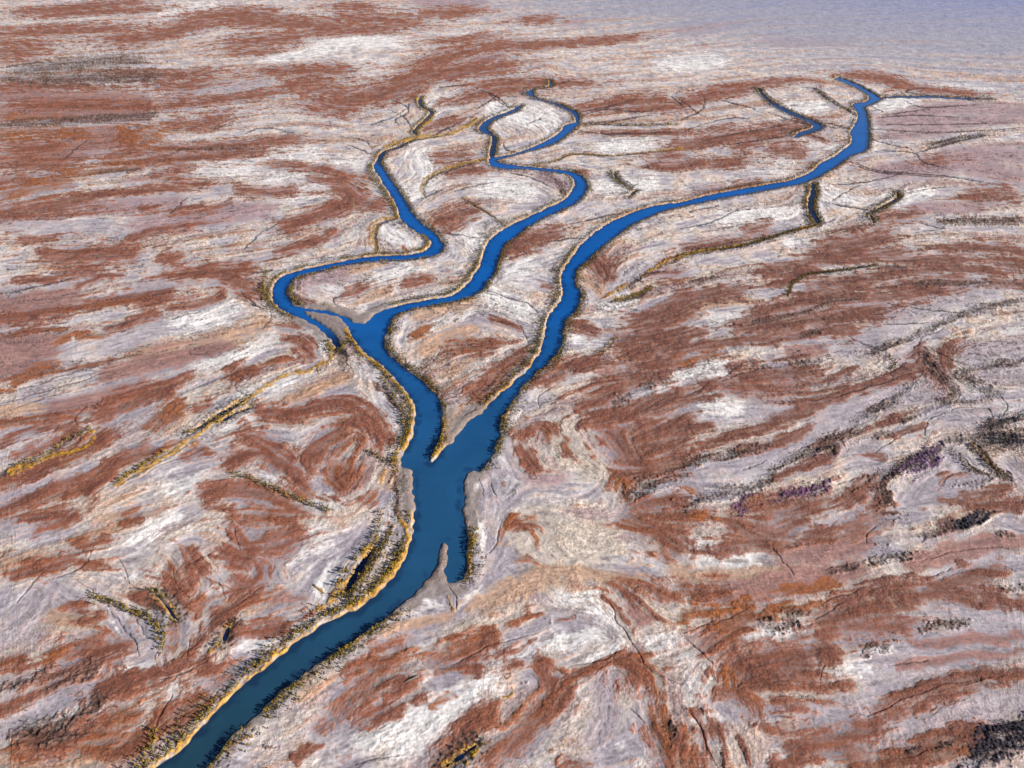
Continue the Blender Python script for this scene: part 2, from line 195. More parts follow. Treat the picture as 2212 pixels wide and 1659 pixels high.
'G': '''c5 600,230 520,380 300,440;c5 740,300 850,480;c5 1120,370 1140,470;c5 460,440 620,520;c5 1300,430 1400,460 1440,560;c4 560,1000 760,910;c5 1340,960 1200,1050 1020,1090;c4 100,600 300,380;c5 1500,120 1540,260;r40 200,50 400,30;r30 230,130 400,100 500,60;r40 100,430 300,370 450,320;r30 480,230 680,200;r35 550,370 650,370;t60 0,350 300,300;
r25 180,330 260,320;t60 700,60 850,20;r30 800,50 880,40;r70 1550,80 1700,50 1850,60;r80 1600,250 1750,230 1880,180;r40 1520,100 1560,200;
r50 1450,290 1600,320;r50 1520,450 1560,500 1680,430 1700,350;r40 1520,340 1560,330;m60 1750,600 1900,560;r40 1500,600 1700,520;
r70 1150,540 1200,500;r40 900,560 960,570;r30 1090,350 1110,420;r40 1260,620 1300,580;r60 1400,700 1500,640 1550,560;t60 1600,650 1800,600;
r40 1500,790 1650,760 1800,740;r20 1600,810 1780,780;r30 430,610 520,600;r30 550,700 680,680;t60 350,700 600,720;r60 400,920 500,870 650,860;
o30 330,960 430,900;r50 560,970 700,890 800,870;r60 700,1000 680,1100;r40 0,1000 120,960;r80 430,1080 600,1000;d60 330,1140 450,1080 580,1070;
r50 0,1280 200,1200 330,1120;r50 650,1150 900,1080 1000,1060;r25 760,1210 900,1150 1000,1100;r40 1050,1060 1250,1000 1330,960;
r60 1330,1050 1450,1000;d70 150,1420 300,1430 450,1380;d20 0,1170 150,1110 350,1030;d30 450,1350 600,1280 640,1200;d25 150,1360 300,1330;
o30 0,1540 120,1500;r60 150,1530 500,1480 700,1460;r50 500,1420 700,1350 850,1290;t60 0,1600 200,1600;r40 650,1560 900,1460;
r60 1100,1300 1230,1230;r60 1050,1420 1150,1330;o40 830,730 870,690;r40 1130,760 1100,850;r40 1180,620 1230,640;t50 1950,1230 2100,1120;
b40 1750,1350 1900,1300;b45 1650,1600 1800,1500 1950,1420;b30 1900,1560 2100,1400;r30 2050,1390 2200,1300;r25 1900,1600 2050,1520;g60 0,100 150,60;
b32 0,330 200,260 400,170 560,60;w70 850,230 1000,120 1150,40;w60 1000,420 900,400;w80 1950,170 2100,130;w60 1900,320 2050,260;w50 1380,500 1420,500;
w35 1580,400 1600,400;w60 1330,720 1310,820;w60 1560,900 1750,850;w70 800,1020 950,1000;w60 1100,1180 1150,1130;g80 350,480 450,600;
g100 50,800 200,700 300,550;w70 2050,500 2150,350;g60 0,1120 300,1050;g70 380,1270 560,1200;g50 0,1420 130,1370;g40 1040,920 1050,1050;
c8 590,550 700,590 850,650 960,700 1040,780 1040,900;g26 600,500 700,600 780,750 880,930;c8 700,600 760,720 850,830 900,930;c6 820,640 900,740 910,800;
c9 980,520 1060,600 1130,710;y14 1080,620 1110,690;c8 1480,730 1400,870;y16 1340,910 1400,860;c4 1120,440 1220,590;c4 770,410 850,480 970,520;
c7 2010,470 2080,530 2180,560;y12 2030,480 2090,540;c6 1920,600 2040,680;c9 990,1600 960,1500 1050,1310 1100,1180;y10 970,1520 1000,1450;
c4 1540,600 1650,520 1750,480;c5 1210,850 1210,980;c4 1210,360 1350,280;w20 700,700 790,830;w60 420,1300 500,1270;
g30 1720,330 1770,440;d16 0,320 100,270;t50 560,1600 700,1600;y26 2060,650 2160,560 2200,480;y22 1300,1380 1500,1180 1700,1000 1850,880;g50 900,950 980,900;r50 1210,300 1280,420;
y22 1000,1640 1130,1540 1250,1430;g60 1300,1150 1450,1080;d12 1720,1530 1800,1525''',
'H': '''t60 880,600 1100,500 1400,380;t40 850,650 1100,560 1300,450;e120 1250,60 1450,260 1650,420;e100 1180,250 1350,420 1500,560;g70 1280,480 1450,640 1700,760;w60 1320,880 1500,820;w45 1080,940 1250,860;r14 1110,930 1250,840;r14 1220,690 1310,665;r12 1390,715 1510,690;r14 1480,1070 1600,1030 1740,950;r50 620,960 850,880 1000,830;r50 750,980 900,920;
r40 650,1030 900,1010;r30 800,1060 900,1060;r40 1080,1000 1120,990;r50 50,1060 250,990 350,990;
r60 0,1270 180,1120 300,1030;r50 150,1320 300,1230 500,1160;r30 200,1400 400,1290;o22 590,1260 720,1190;r70 650,1600 800,1420 950,1290;
r80 1000,1590 1130,1470 1250,1370;r90 1200,1400 1330,1290 1380,1200;r60 1300,1000 1350,1100;
t50 300,790 600,720 750,650;r30 200,890 420,840;r90 1900,20 2100,150;r60 2050,200 2130,260;r70 1950,90 2212,40;
m60 1850,600 1950,700;r50 1980,480 2080,540;r60 1800,500 1850,560;r20 1740,470 1770,480;r60 1870,1060 1900,1000;m40 1900,1200 1940,1200;
r60 2000,1420 2100,1620;o30 2100,1350 2120,1450;r60 2150,1550 2212,1480;r30 1400,1640 1500,1600 1580,1640;r30 1100,90 1250,80;
o22 1100,50 1040,200;o26 1240,170 1280,250;r30 1150,340 1230,320;t40 1000,240 1040,230;w40 900,100 930,200;e90 1400,150 1650,250;
g60 500,560 640,500;w40 780,570 860,520;w40 540,600 640,600;w90 550,1350 750,1250 950,1110;w80 350,1100 550,1050;w80 150,1480 450,1330;
w90 400,1550 600,1430;g100 1700,1050 1700,1300 1650,1500;w70 1450,560 1650,500;w80 1450,830 1650,780;w50 1450,1260 1550,1150;
b32 950,1400 1080,1330 1150,1200;w70 2000,900 2150,850;g60 1980,1150 1990,1250;e100 1700,200 1500,350;b40 200,1620 420,1590;b20 860,60 890,200;b24 560,520 640,490;
y24 380,60 440,120 420,260 330,420 200,540 60,640;y20 240,180 150,330 60,460 0,540;k16 220,270 150,350 90,440 30,540;d20 330,120 260,230 160,380 70,540;
y18 860,180 840,300 830,420;y22 330,640 240,720 120,800 0,880;y18 0,910 120,830;m30 660,240 650,320 610,420;d14 640,380 660,300;t40 560,480 640,440;
c5 930,310 1010,200 1050,60;c6 1700,550 1800,740 1900,900;c5 1900,900 2000,1050 2212,1110;c5 1460,1010 1650,980 1820,900;d24 690,1630 800,1560 880,1510;
y18 800,1640 900,1540 920,1510;b26 1020,1150 1080,1170;y10 1110,1150 1090,1190 1050,1200;d14 1150,1120 1200,1115;c5 760,640 740,560 700,500;w30 840,560 780,640;y10 700,560 740,640;
d20 2110,1370 2150,1450;d16 1340,690 1345,740;c4 100,1640 250,1590 420,1580;w40 1640,960 1800,880;g40 1600,1560 1500,1600;c4 420,1110 500,1080;c4 700,1000 950,880 1250,790;
c4 760,960 1050,830;t60 1500,430 1900,420;w40 1290,910 1370,920;c6 1850,1270 1950,1380;r40 1850,980 1950,1060;w60 1880,1520 1750,1560;r14 1700,560 1850,720;w16 1730,660 1830,860''',
'I': '''c4 480,620 300,700 20,790;c4 880,620 1000,560 1200,500;c4 1580,450 1740,370;c4 900,1080 930,1000;c4 1750,1120 2000,1080;c4 1200,1320 1400,1240;c4 1420,1600 1600,1550;r50 280,240 500,210 600,220;w100 60,180 160,200;w90 200,350 450,340;r60 350,80 450,150;o40 130,30 200,40;r60 500,120 580,170;
t60 0,430 300,420 700,410;r50 0,500 250,480;m70 250,550 500,500 800,460 1100,400;r60 600,150 750,80;r40 870,180 980,170;
m80 700,280 900,280 1200,200;r60 1100,100 1280,50;o35 700,520 990,490;o45 50,690 300,660 450,650;o35 560,680 700,640 900,610;
r60 250,740 450,690;m90 200,850 350,760;r90 330,900 350,1000;r120 500,1000 750,950;r80 950,680 1150,660 1300,640;
r70 950,800 1200,760 1450,760;r60 880,900 960,900;r60 1050,600 1300,530 1500,520;r50 1600,520 1800,540 2212,610;r50 1500,620 1450,600;
r70 400,1110 700,1050 850,1080;r60 300,1180 450,1230 480,1290;r40 620,1250 760,1240;o35 300,1040 310,1130;r25 900,1140 1100,1150;
o25 900,1230 970,1240;m50 1500,840 1800,840 2212,810;m30 1400,1010 1700,960 2212,910;r40 1300,1270 1550,1160 1850,1060 2212,1040;
r40 1250,1340 1500,1270 1850,1150;r40 1600,1210 1750,1180;r60 200,1430 260,1400;r50 600,1420 800,1390;r60 700,1490 1000,1450 1250,1380;
r40 600,1640 850,1560 1150,1540;r60 1060,1620 1200,1580;r60 1300,1640 1500,1600 1800,1570;r40 1550,1500 1900,1430;o40 1800,1560 1850,1540;
r40 1880,1500 1950,1490;m40 1700,150 1800,110;r60 1820,430 1960,440;r40 1750,470 1900,400 2050,380;m60 1500,350 1900,220 2212,200;
r80 50,1600 120,1600;r60 0,1500 40,1480;d27 1580,170 1700,120 1900,80 1930,30;d31 1300,50 1450,50;d31 1250,330 1350,290 1450,300;
d23 1310,250 1350,250;d27 530,720 650,770 740,740;d23 700,690 840,660;d20 980,400 1100,370;d23 1550,770 1700,740 1850,740;
d27 1200,880 1320,870;d17 2050,140 2130,160;d23 2130,510 2200,510;k80 1900,1620 2000,1560 2150,1500 2212,1420;k50 2000,1440 2150,1400;
d20 1450,1540 1530,1530;d20 1660,1540 1740,1500;d20 1220,880 1200,940;d23 1380,830 1340,810;g60 850,140 1000,110;g50 550,40 650,20;
w60 650,220 800,200;g50 1450,30 1550,30;g70 1650,460 1800,380 1950,320;g60 1950,300 2050,300;g50 1800,480 1980,500;
g90 1650,620 1900,650 2150,640;g60 1400,880 1600,830 1800,790;g70 1300,970 1500,950;g90 1350,1140 1500,1060 1650,1040;g60 1650,1000 2000,960;
g50 1800,1130 2212,1100;g90 800,1300 1100,1290 1250,1240;g140 1250,1470 1500,1400 1800,1270;g100 1800,1300 2150,1250;g50 900,1590 1000,1570;
w60 450,840 650,800 800,740;w50 1000,560 1250,500 1350,460;w60 1050,1060 1200,1040;w40 760,880 880,860;w90 100,1150 150,1050;
w60 550,1640 650,1560;w26 600,1225 640,1215;w60 20,950 80,950;w90 250,1330 150,1350;c6 1200,230 1195,160 1280,90;c5 600,240 720,410;
c6 0,800 200,980;c6 60,1290 150,1450 220,1640;g40 1580,190 1800,150;w30 550,790 760,770;w24 1000,990 1200,970;w30 1200,890 1350,880;
r20 100,1280 200,1600;r16 380,1460 440,1640;c5 1500,340 1800,260 2100,240;c5 880,700 1050,600;c5 1350,1000 1600,970;c5 1300,1280 1700,1120 2100,1060;k30 1950,30 1800,100;w20 2020,1450 2170,1530;d31 1800,1640 1950,1540;d11 330,30 450,20''',
}
# rows of scrub away from the open water: plants per metre of course, course, what tells the row apart
ROWS = [
    (1.5, 'G 590,550 640,580 700,590 850,650 960,700 1040,780 1045,900', 'on the hooked creek rim in the lower left'),
    (1.3, 'G 985,520 1060,600 1130,705', 'on the short slanting creek in the lower left'),
    (1.3, 'G 1485,735 1440,820 1400,870', 'on the small gully left of the lower river'),
    (1.0, 'H 275,0 240,150 150,330 60,480 0,570', 'on the outer ridge of the yellow mud bank'),
    (1.6, 'H 330,150 250,290 160,420 60,590', 'beside the dark slough inside the yellow mud bank'),
    (1.0, 'H 450,190 380,340 250,490 80,620', 'on the river side of the yellow mud bank'),
    (1.4, 'H 690,1645 800,1565 890,1505', 'round the dark pool at the bottom edge'),
    (1.4, 'G 960,1590 975,1500 1010,1400', 'on the creek at the bottom left corner of the river'),
    (1.0, 'D 1490,1410 1650,1460 1800,1530 2000,1610 2130,1655', 'along the straight ridge in rust mud left of the river'),
    (1.6, 'D 1600,930 1450,1015 1330,1085 1200,1160', 'on the upper rim of the long yellow creek'),
    (1.6, 'D 1620,980 1500,1030 1400,1095', 'on the lower rim of the long yellow creek'),
    (1.2, 'D 1080,1265 1000,1310 900,1380 740,1475', 'on the tail of the long yellow creek'),
    (0.7, 'D 590,1120 530,1160 430,1200 330,1270 100,1370', 'on the small rust creek at the left edge'),
    (1.4, 'E 1740,315 1900,270 2010,210', 'on the yellow creek right of the right branch'),
    (0.9, 'E 1680,660 1740,570 1780,540', 'on the small gully right of the right branch'),
    (1.0, 'E 180,1260 250,1310 310,1350', 'on the side creek left of the fork'),
    (1.0, 'E 270,800 330,900 390,1000 410,1100', 'behind the left bank above the fork'),
    (1.2, 'F 690,270 715,200 820,135 1000,110 1270,70', 'on the curved dark creek on the right'),
    (0.8, 'F 1330,650 1375,700 1355,750', 'on the short dark creek among pale pans'),
    (0.8, 'F 1770,1280 1850,1370 1950,1420', 'on the left slough at the right edge'),
    (0.8, 'F 1880,1220 1950,1310 2040,1400 2130,1450', 'on the right slough at the right edge'),
    (1.2, 'C 870,1180 875,1250 860,1330 880,1390 910,1440', 'on the dark side creek'),
    (1.2, 'C 825,1200 830,1260 810,1330 835,1400 840,1450', 'on the dark side creek'),
    (1.1, 'C 900,1450 700,1495 560,1538 380,1585 100,1630 0,1655', 'on the long creek of the right'),
    (1.2, 'C 1400,1230 1410,1280 1310,1335 1230,1380 1255,1440', 'on the hooked creek of the right'),
    (1.0, 'B 1745,1105 1770,1160 1860,1215 1900,1230', 'on the forked gully'),
    (0.9, 'B 255,1440 230,1520 250,1620', 'in the left loop'), (0.9, 'B 420,1440 540,1510 560,1570 510,1630', 'in the left loop'),
    (0.9, 'B 180,1060 200,1130 270,1220 330,1310 370,1400', 'left branch'),
    (0.9, 'B 480,870 560,765 590,725 520,680', 'far creek'), (0.8, 'B 800,815 880,765', 'far creek'),
    (0.7, 'B 780,1270 950,1370 1050,1450', 'island creek'), (0.6, 'B 930,1030 700,1090 590,1140 535,1210', 'island creek'),
    (0.8, 'B 1500,990 1400,1030 1260,1055', 'far creek'), (0.8, 'C 870,570 960,640 1120,735', 'far creek'),
    (0.8, 'D 1720,100 1695,200 1710,290 1770,360', 'loop'), (0.5, 'C 1690,1430 1850,1410 2000,1430', 'far scrub'),
    (0.5, 'C 1620,935 1800,885 1950,870', 'far scrub'), (0.7, 'B 200,960 250,940', 'far'),
]
# loose scrub scattered over dark crust: plants, radius in sheet pixels, course
SCATTER = [
    (220, 45, 'F 1950,1140 2060,1080 2212,1040'), (220, 60, 'F 1950,1200 2212,1200'), (120, 45, 'F 1330,1440 1450,1350 1600,1270'),
    (110, 45, 'F 580,1410 700,1330 850,1260 950,1230'), (70, 40, 'F 1200,1030 1330,960 1430,880'), (110, 40, 'F 1780,780 1900,840 2060,900'),
    (80, 30, 'F 2060,900 1900,950 1700,960'), (80, 30, 'F 1560,640 1620,730 1720,820 1780,900'), (90, 30, 'F 1440,560 1580,500 1700,440 1900,360 2212,290'),
    (70, 30, 'F 1780,780 1900,740 2212,680'), (90, 40, 'F 0,1390 150,1310 350,1290'), (80, 40, 'E 1850,1560 2000,1480 2200,1420'),
    (60, 40, 'F 1280,1500 1330,1590'), (110, 40, 'F 30,1640 200,1560 550,1480'), (90, 40, 'F 650,1570 800,1530 920,1490'),
    (26, 45, 'I 1600,150 1700,100 1900,80'), (30, 45, 'I 1250,330 1350,290 1450,300'), (28, 45, 'I 530,720 650,770 740,740 840,660'),
    (16, 40, 'I 1550,770 1700,740 1850,740'), (16, 40, 'I 1200,880 1320,870'), (70, 85, 'I 1900,1640 2000,1560 2150,1500 2212,1420'),
    (40, 50, 'I 2000,1440 2200,1400'), (12, 30, 'I 1450,1540 1740,1500'), (40, 70, 'G 420,1400 600,1290 640,1200'), (24, 60, 'G 150,1360 300,1400'),
    (18, 50, 'G 250,1060 420,980 520,900'), (30, 30, 'I 1310,40 1450,50'), (12, 24, 'H 2110,1370 2150,1450'),
    (60, 20, 'F 480,440 650,410 850,370'), (50, 20, 'F 880,350 1000,300 1150,290'), (40, 20, 'F 520,730 700,710 900,690'), (60, 60, 'F 1500,1380 1650,1260'),
    (40, 35, 'D 2180,560 2212,700'), (30, 30, 'E 370,1620 390,1500'), (40, 25, 'E 1760,960 1900,890 2000,840'),
]
import bpy, math, random
import numpy as np
from mathutils import Vector
random.seed(7)
RNG = np.random.default_rng(11)
f32 = np.float32
sc = bpy.context.scene
COL = sc.collection

# ------------------------------------------------------------------ camera and survey geometry
HGT, FPX, PITCH = 200.0, 683.0, math.radians(36.6)
SP, CP = math.sin(PITCH), math.cos(PITCH)


def ground(u, v):
    """picture units (1024 x 768) -> metres on the flat, and the depth along the view axis"""
    a = (384.0 - v) / FPX
    t = HGT / np.maximum(SP - a * CP, 1e-4)
    return t * (u - 512.0) / FPX, t * (CP + a * SP), t


cam_d = bpy.data.cameras.new('camera')
cam_d.sensor_width = 36.0
cam_d.lens = 36.0 * FPX / 1024.0
cam_d.clip_start, cam_d.clip_end = 1.0, 120000.0
cam = bpy.data.objects.new('camera', cam_d)
COL.objects.link(cam)
cam.location = (0, 0, HGT)
cam.rotation_euler = (math.pi / 2 - PITCH, 0, 0)
sc.camera = cam

# ------------------------------------------------------------------ the ground sheet: fine in the surveyed part, coarse to the horizon
U = np.concatenate([np.arange(-1400, -60, 20.), np.arange(-60, -12, 4.), np.arange(-12, 1036, 0.78), np.arange(1036, 1084, 4.), np.arange(1084, 2440, 20.)])
V = np.concatenate([[-122.0, -121.2, -120, -118, -115], np.arange(-110, -20, 5.), np.arange(-20, -4, 2.), np.arange(-4, 776, 0.72), np.arange(776, 800, 3.), np.arange(800, 1100, 12.)])
nu, nv = len(U), len(V)
UU, VV = np.meshgrid(U, V)
X, Y, T = ground(UU, VV)
du, dv = np.gradient(U), np.gradient(V)
X, Y, T = X.astype(f32), Y.astype(f32), T.astype(f32)
foot = (T / FPX * du[None, :]).astype(f32)                     # metres per column
footy = np.gradient(Y, axis=0).astype(f32) * -1


def box(u0, u1, v0, v1):
    return slice(np.searchsorted(V, v0), np.searchsorted(V, v1, 'right')), slice(np.searchsorted(U, u0), np.searchsorted(U, u1, 'right'))


def sstep(a, b, x):
    t = np.clip((x - a) / (b - a), 0, 1)
    return t * t * (3 - 2 * t)


GANG = RNG.random((256, 256)) * 2 * math.pi
GX, GY = np.cos(GANG).astype(f32), np.sin(GANG).astype(f32)


def vnoise(x, y, k):
    """gradient noise on a lattice turned by an angle of its own for every k, about -0.5 .. 0.5"""
    c, s = math.cos(k * 2.4), math.sin(k * 2.4)
    x, y = x * c - y * s + 37.3 * k, x * s + y * c - 91.7 * k
    xi, yi = np.floor(x), np.floor(y)
    fx, fy = (x - xi).astype(f32), (y - yi).astype(f32)
    wx, wy = fx * fx * fx * (fx * (fx * 6 - 15) + 10), fy * fy * fy * (fy * (fy * 6 - 15) + 10)
    a, b = xi.astype(np.int32) & 255, yi.astype(np.int32) & 255
    a1, b1 = (a + 1) & 255, (b + 1) & 255
    n0 = GX[a, b] * fx + GY[a, b] * fy
    n1_ = GX[a1, b] * (fx - 1) + GY[a1, b] * fy
    n2 = GX[a, b1] * fx + GY[a, b1] * (fy - 1)
    n3 = GX[a1, b1] * (fx - 1) + GY[a1, b1] * (fy - 1)
    return ((n0 * (1 - wx) + n1_ * wx) * (1 - wy) + (n2 * (1 - wx) + n3 * wx) * wy) * 0.85


def smooth_line(p, closed=False, n=4):
    p = np.array(p, float)
    m = len(p)
    out = []
    for i in range(m if closed else m - 1):
        if closed:
            a, b, c, d = p[(i - 1) % m], p[i], p[(i + 1) % m], p[(i + 2) % m]
        else:
            a, b, c, d = p[max(i - 1, 0)], p[i], p[i + 1], p[min(i + 2, m - 1)]
        for k in range(n):
            s = k / n
            out.append(0.5 * (2 * b + (c - a) * s + (2 * a - 5 * b + 4 * c - d) * s * s + (3 * b - a - 3 * c + d) * s ** 3))
    if not closed:
        out.append(p[-1])
    return np.array(out)


# ------------------------------------------------------------------ signed distance to the water's edge, metres
BIG = 40.0
SD = np.full((nv, nu), BIG, f32)


def seg_dist(sl, p, q):
    ax, ay, _ = ground(p[0], p[1])
    bx, by, _ = ground(q[0], q[1])
    dx, dy = bx - ax, by - ay
    L = dx * dx + dy * dy + 1e-9
    xs, ys = X[sl] - ax, Y[sl] - ay
    t = np.clip((xs * dx + ys * dy) / L, 0, 1)
    return np.hypot(xs - t * dx, ys - t * dy)


def seg_box(p, q, m):
    dep = float(ground(0, max(p[1], q[1]))[2])
    r = m * FPX / dep
    r2 = r * 1.0
    return box(min(p[0], q[0]) - r, max(p[0], q[0]) + r, min(p[1], q[1]) - r2, max(p[1], q[1]) + r2)


BANKS = []
for txt in RIVERS:
    P = smooth_line(pts(txt), True)
    BANKS.append(P)
    d = np.full((nv, nu), BIG, f32)
    for i in range(len(P)):
        sl = seg_box(P[i], P[(i + 1) % len(P)], 16)
        d[sl] = np.minimum(d[sl], seg_dist(sl, P[i], P[(i + 1) % len(P)]))
    inside = np.zeros((nv, nu), bool)
    A_, B_ = P, np.roll(P, -1, 0)
    for r in range(nv):
        y = V[r]
        m = (A_[:, 1] <= y) != (B_[:, 1] <= y)
        if m.any():
            a, b = A_[m], B_[m]
            xs = np.sort(a[:, 0] + (y - a[:, 1]) / (b[:, 1] - a[:, 1]) * (b[:, 0] - a[:, 0]))
            inside[r] = (np.searchsorted(xs, U) % 2) == 1
    SD = np.minimum(SD, np.where(inside, -d, d))
MAIN = SD.copy()
ARMLINES = []
NARROW = np.full((nv, nu), BIG, f32)
for w, txt in ARMS:
    P = smooth_line(pts(txt))
    ARMLINES.append((w, P))
    for i in range(len(P) - 1):
        sl = seg_box(P[i], P[i + 1], 14)
        dd = seg_dist(sl, P[i], P[i + 1]) - w * min(1, (0.25 + min(i, len(P) - 2 - i) / 5))
        SD[sl] = np.minimum(SD[sl], dd)
        if w < 2.6:
            NARROW[sl] = np.minimum(NARROW[sl], dd)
SD += (vnoise(X / 3.1, Y / 3.1, 5) * 1.3 + vnoise(X / 8, Y / 8, 6) * 1.2) * np.clip(1 - np.abs(SD) / 12, 0, 1)

# ------------------------------------------------------------------ soil courses
KINDS = 'rodvkmltgbhweyc'
STROKES = []
for s, body in SOIL.items():
    for item in body.replace('\n', '').split(';'):
        k, rest = item[0], item[1:].split(' ', 1)
        P = smooth_line(pts(rest[1], s), False, 3)
        STROKES.append((k, float(rest[0]) * 0.37975 * 0.4096, P))

# grain of the ground: the run of the streaks, from the courses themselves
su = np.arange(-40, 1065, 8.)
sv = np.arange(-20, 790, 8.)
gu, gv = np.meshgrid(su, sv)
C2 = np.zeros(gu.shape)
S2 = np.zeros(gu.shape)


def grain(P, wt):
    Q = np.array([0.5 * (P[:-1, 0] + P[1:, 0]), 0.5 * (P[:-1, 1] + P[1:, 1])]).T
    gx, gy, _ = ground(P[:, 0], P[:, 1])
    th = np.arctan2(np.diff(gy), np.diff(gx))
    for (qu, qv), a in zip(Q, th):
        w = wt / ((gu - qu) ** 2 + 2.5 * (gv - qv) ** 2 + 60) ** 1.6
        C2[...] += w * math.cos(2 * a)
        S2[...] += w * math.sin(2 * a)


for k, w, P in STROKES:
    L = np.hypot(*(P[-1] - P[0]))
    if L > 1.2 * w and k not in 'c':
        grain(P, min(L / 3, 8.) / len(P))
for P in BANKS:
    grain(P[::3], 0.12)
ang = 0.5 * np.arctan2(S2, C2)
iu = np.clip((UU - su[0]) / 8, 0, len(su) - 1.01)
iv = np.clip((VV - sv[0]) / 8, 0, len(sv) - 1.01)
a0, b0 = iu.astype(int), iv.astype(int)
fu, fv = iu - a0, iv - b0


def bil(F):
    return (F[b0, a0] * (1 - fu) + F[b0, a0 + 1] * fu) * (1 - fv) + (F[b0 + 1, a0] * (1 - fu) + F[b0 + 1, a0 + 1] * fu) * fv


nrm = np.hypot(C2, S2)
TH = (0.5 * np.arctan2(bil(S2 / nrm), bil(C2 / nrm))).astype(f32)
DX, DY = np.cos(TH), np.sin(TH)
# one metre along the grain, in cells of the sheet
cc = CP * Y + SP * HGT
e_ = 0.01 * T
X2, Y2 = X + DX * e_, Y + DY * e_
dep2 = Y2 * CP + HGT * SP
u2 = 512 + FPX * X2 / dep2
v2 = 384 - FPX * (Y2 * SP - HGT * CP) / dep2
GI = ((u2 - UU) / e_ / du[None, :]).astype(f32)
GJ = ((v2 - VV) / e_ / dv[:, None]).astype(f32)
del X2, Y2, dep2, u2, v2


def along(F, step, n, norm=True):
    """average F along the grain, n steps of 'step' metres each way (never more than the sheet resolves)"""
    step = np.maximum(step, 0.0) if np.ndim(step) else step
    acc = F.copy()
    wsum = 1.0
    J0, I0 = np.meshgrid(np.arange(nv, dtype=f32), np.arange(nu, dtype=f32), indexing='ij')
    for sgn in (1, -1):
        i, j = I0.copy(), J0.copy()
        pdx, pdy = DX * sgn, DY * sgn
        gi, gj = GI * sgn, GJ * sgn
        for k in range(n):
            st = step if np.ndim(step) == 0 else step[np.clip(j, 0, nv - 1).astype(np.int32), np.clip(i, 0, nu - 1).astype(np.int32)]
            i = np.clip(i + gi * st, 0, nu - 1)
            j = np.clip(j + gj * st, 0, nv - 1)
            ii, jj = (i + 0.5).astype(np.int32), (j + 0.5).astype(np.int32)
            w = 1 - 0.7 * (k + 1) / (n + 1)
            acc += w * F[jj, ii]
            wsum += w
            flip = np.where(DX[jj, ii] * pdx + DY[jj, ii] * pdy < 0, -1, 1).astype(f32)
            pdx, pdy = DX[jj, ii] * flip, DY[jj, ii] * flip
            gi, gj = GI[jj, ii] * flip, GJ[jj, ii] * flip
    acc /= wsum
    return acc / (acc.std() + 1e-6) if norm else acc


def far_(t):
    return sstep(250, 800, t)


# streak fields, from fine to broad, each about unit spread
GL = np.hypot(GI, GJ)
cell1 = (0.9 / GL).astype(f32)                                  # metres along the grain per cell of the sheet
L1 = along(vnoise(X / 0.8, Y / 0.8, 1) * (1 - far_(T)) + (RNG.random((nv, nu)).astype(f32) - 0.5) * 0.6, cell1, 3)
L2 = along(vnoise(X / 2.4, Y / 2.4, 2) + 0.5 * vnoise(X / 1.3, Y / 1.3, 12), np.maximum(cell1, 1.0), 4)
L3 = along(vnoise(X / 7, Y / 7, 3) + 0.6 * vnoise(X / 3.5, Y / 3.5, 13) + 0.3 * vnoise(X / 1.8, Y / 1.8, 14), 2.4, 6)
L4 = along(vnoise(X / 19, Y / 19, 4) + 0.5 * vnoise(X / 9, Y / 9, 15) + 0.25 * vnoise(X / 4.5, Y / 4.5, 16), 6.0, 6)
far = sstep(300, 900, T)
def unit(a):
    return (a / a[V > 0].std()).astype(f32)


N1 = unit(vnoise(X / 1.3, Y / 1.3, 21) + 0.6 * vnoise(X / 0.7, Y / 0.7, 26))
N2 = unit(vnoise(X / 4.5, Y / 4.5, 22) + 0.6 * vnoise(X / 2.2, Y / 2.2, 23))
N3 = unit(vnoise(X / 18, Y / 18, 24) + 0.5 * vnoise(X / 9, Y / 9, 25))
L5 = along(vnoise(X / 45, Y / 45, 27) + 0.6 * vnoise(X / 21, Y / 21, 28) + 0.35 * vnoise(X / 10, Y / 10, 29), 14.0, 7)

# wander of the course outlines, in picture units at each place
scale = FPX / T
WU = (vnoise(X / 9, Y / 9, 31) * 7 + vnoise(X / 3.2, Y / 3.2, 32) * 3.2) * scale
WV = (vnoise(X / 9, Y / 9, 33) * 7 + vnoise(X / 3.2, Y / 3.2, 34) * 3.2) * scale * (HGT / np.hypot(Y, HGT))
lim = 5.0
WU, WV = np.tanh(WU / lim) * lim, np.tanh(WV / lim) * lim
F = {k: np.full((nv, nu), -1.0, f32) for k in KINDS}
for k, w, P in STROKES:
    r = w * 1.9 + 8
    if k == 'c':
        w = max(w, 0.85)
        r = 4 * w + 6
    Fk = F[k]
    for i in range(len(P) - 1):
        p, q = P[i], P[i + 1]
        if k == 'c':
            wc = w * (0.25 + 0.75 * math.sin(math.pi * (i + 0.5) / (len(P) - 1)) ** 0.7) * (0.75 + 0.5 * random.random())
        else:
            wc = w
        sl = box(min(p[0], q[0]) - r, max(p[0], q[0]) + r, min(p[1], q[1]) - r, max(p[1], q[1]) + r)
        m_ = min(1.0, w / 6) if k != 'c' else 0.35
        us, vs = UU[sl] + WU[sl] * m_ - p[0], VV[sl] + WV[sl] * m_ - p[1]
        ex, ey = q[0] - p[0], q[1] - p[1]
        t = np.clip((us * ex + vs * ey) / (ex * ex + ey * ey + 1e-9), 0, 1)
        Fk[sl] = np.maximum(Fk[sl], (1 - np.hypot(us - t * ex, vs - t * ey) / wc).astype(f32))

BARE_BOXES = [('H 790,-80', 'H 960,120'), ('E 790,1400', 'E 960,1700'), ('H 560,190', 'H 800,560'), ('E -60,330', 'E 330,470'), ('D 1900,335', 'D 2240,560'),
              ('E 690,980', 'E 1000,1300'), ('E 380,1290', 'E 480,1659'), ('H 400,440', 'H 600,640'), ('G 1560,1250', 'G 1700,1380')]

# ------------------------------------------------------------------ soil colours (albedo, with some painted shade) and relief


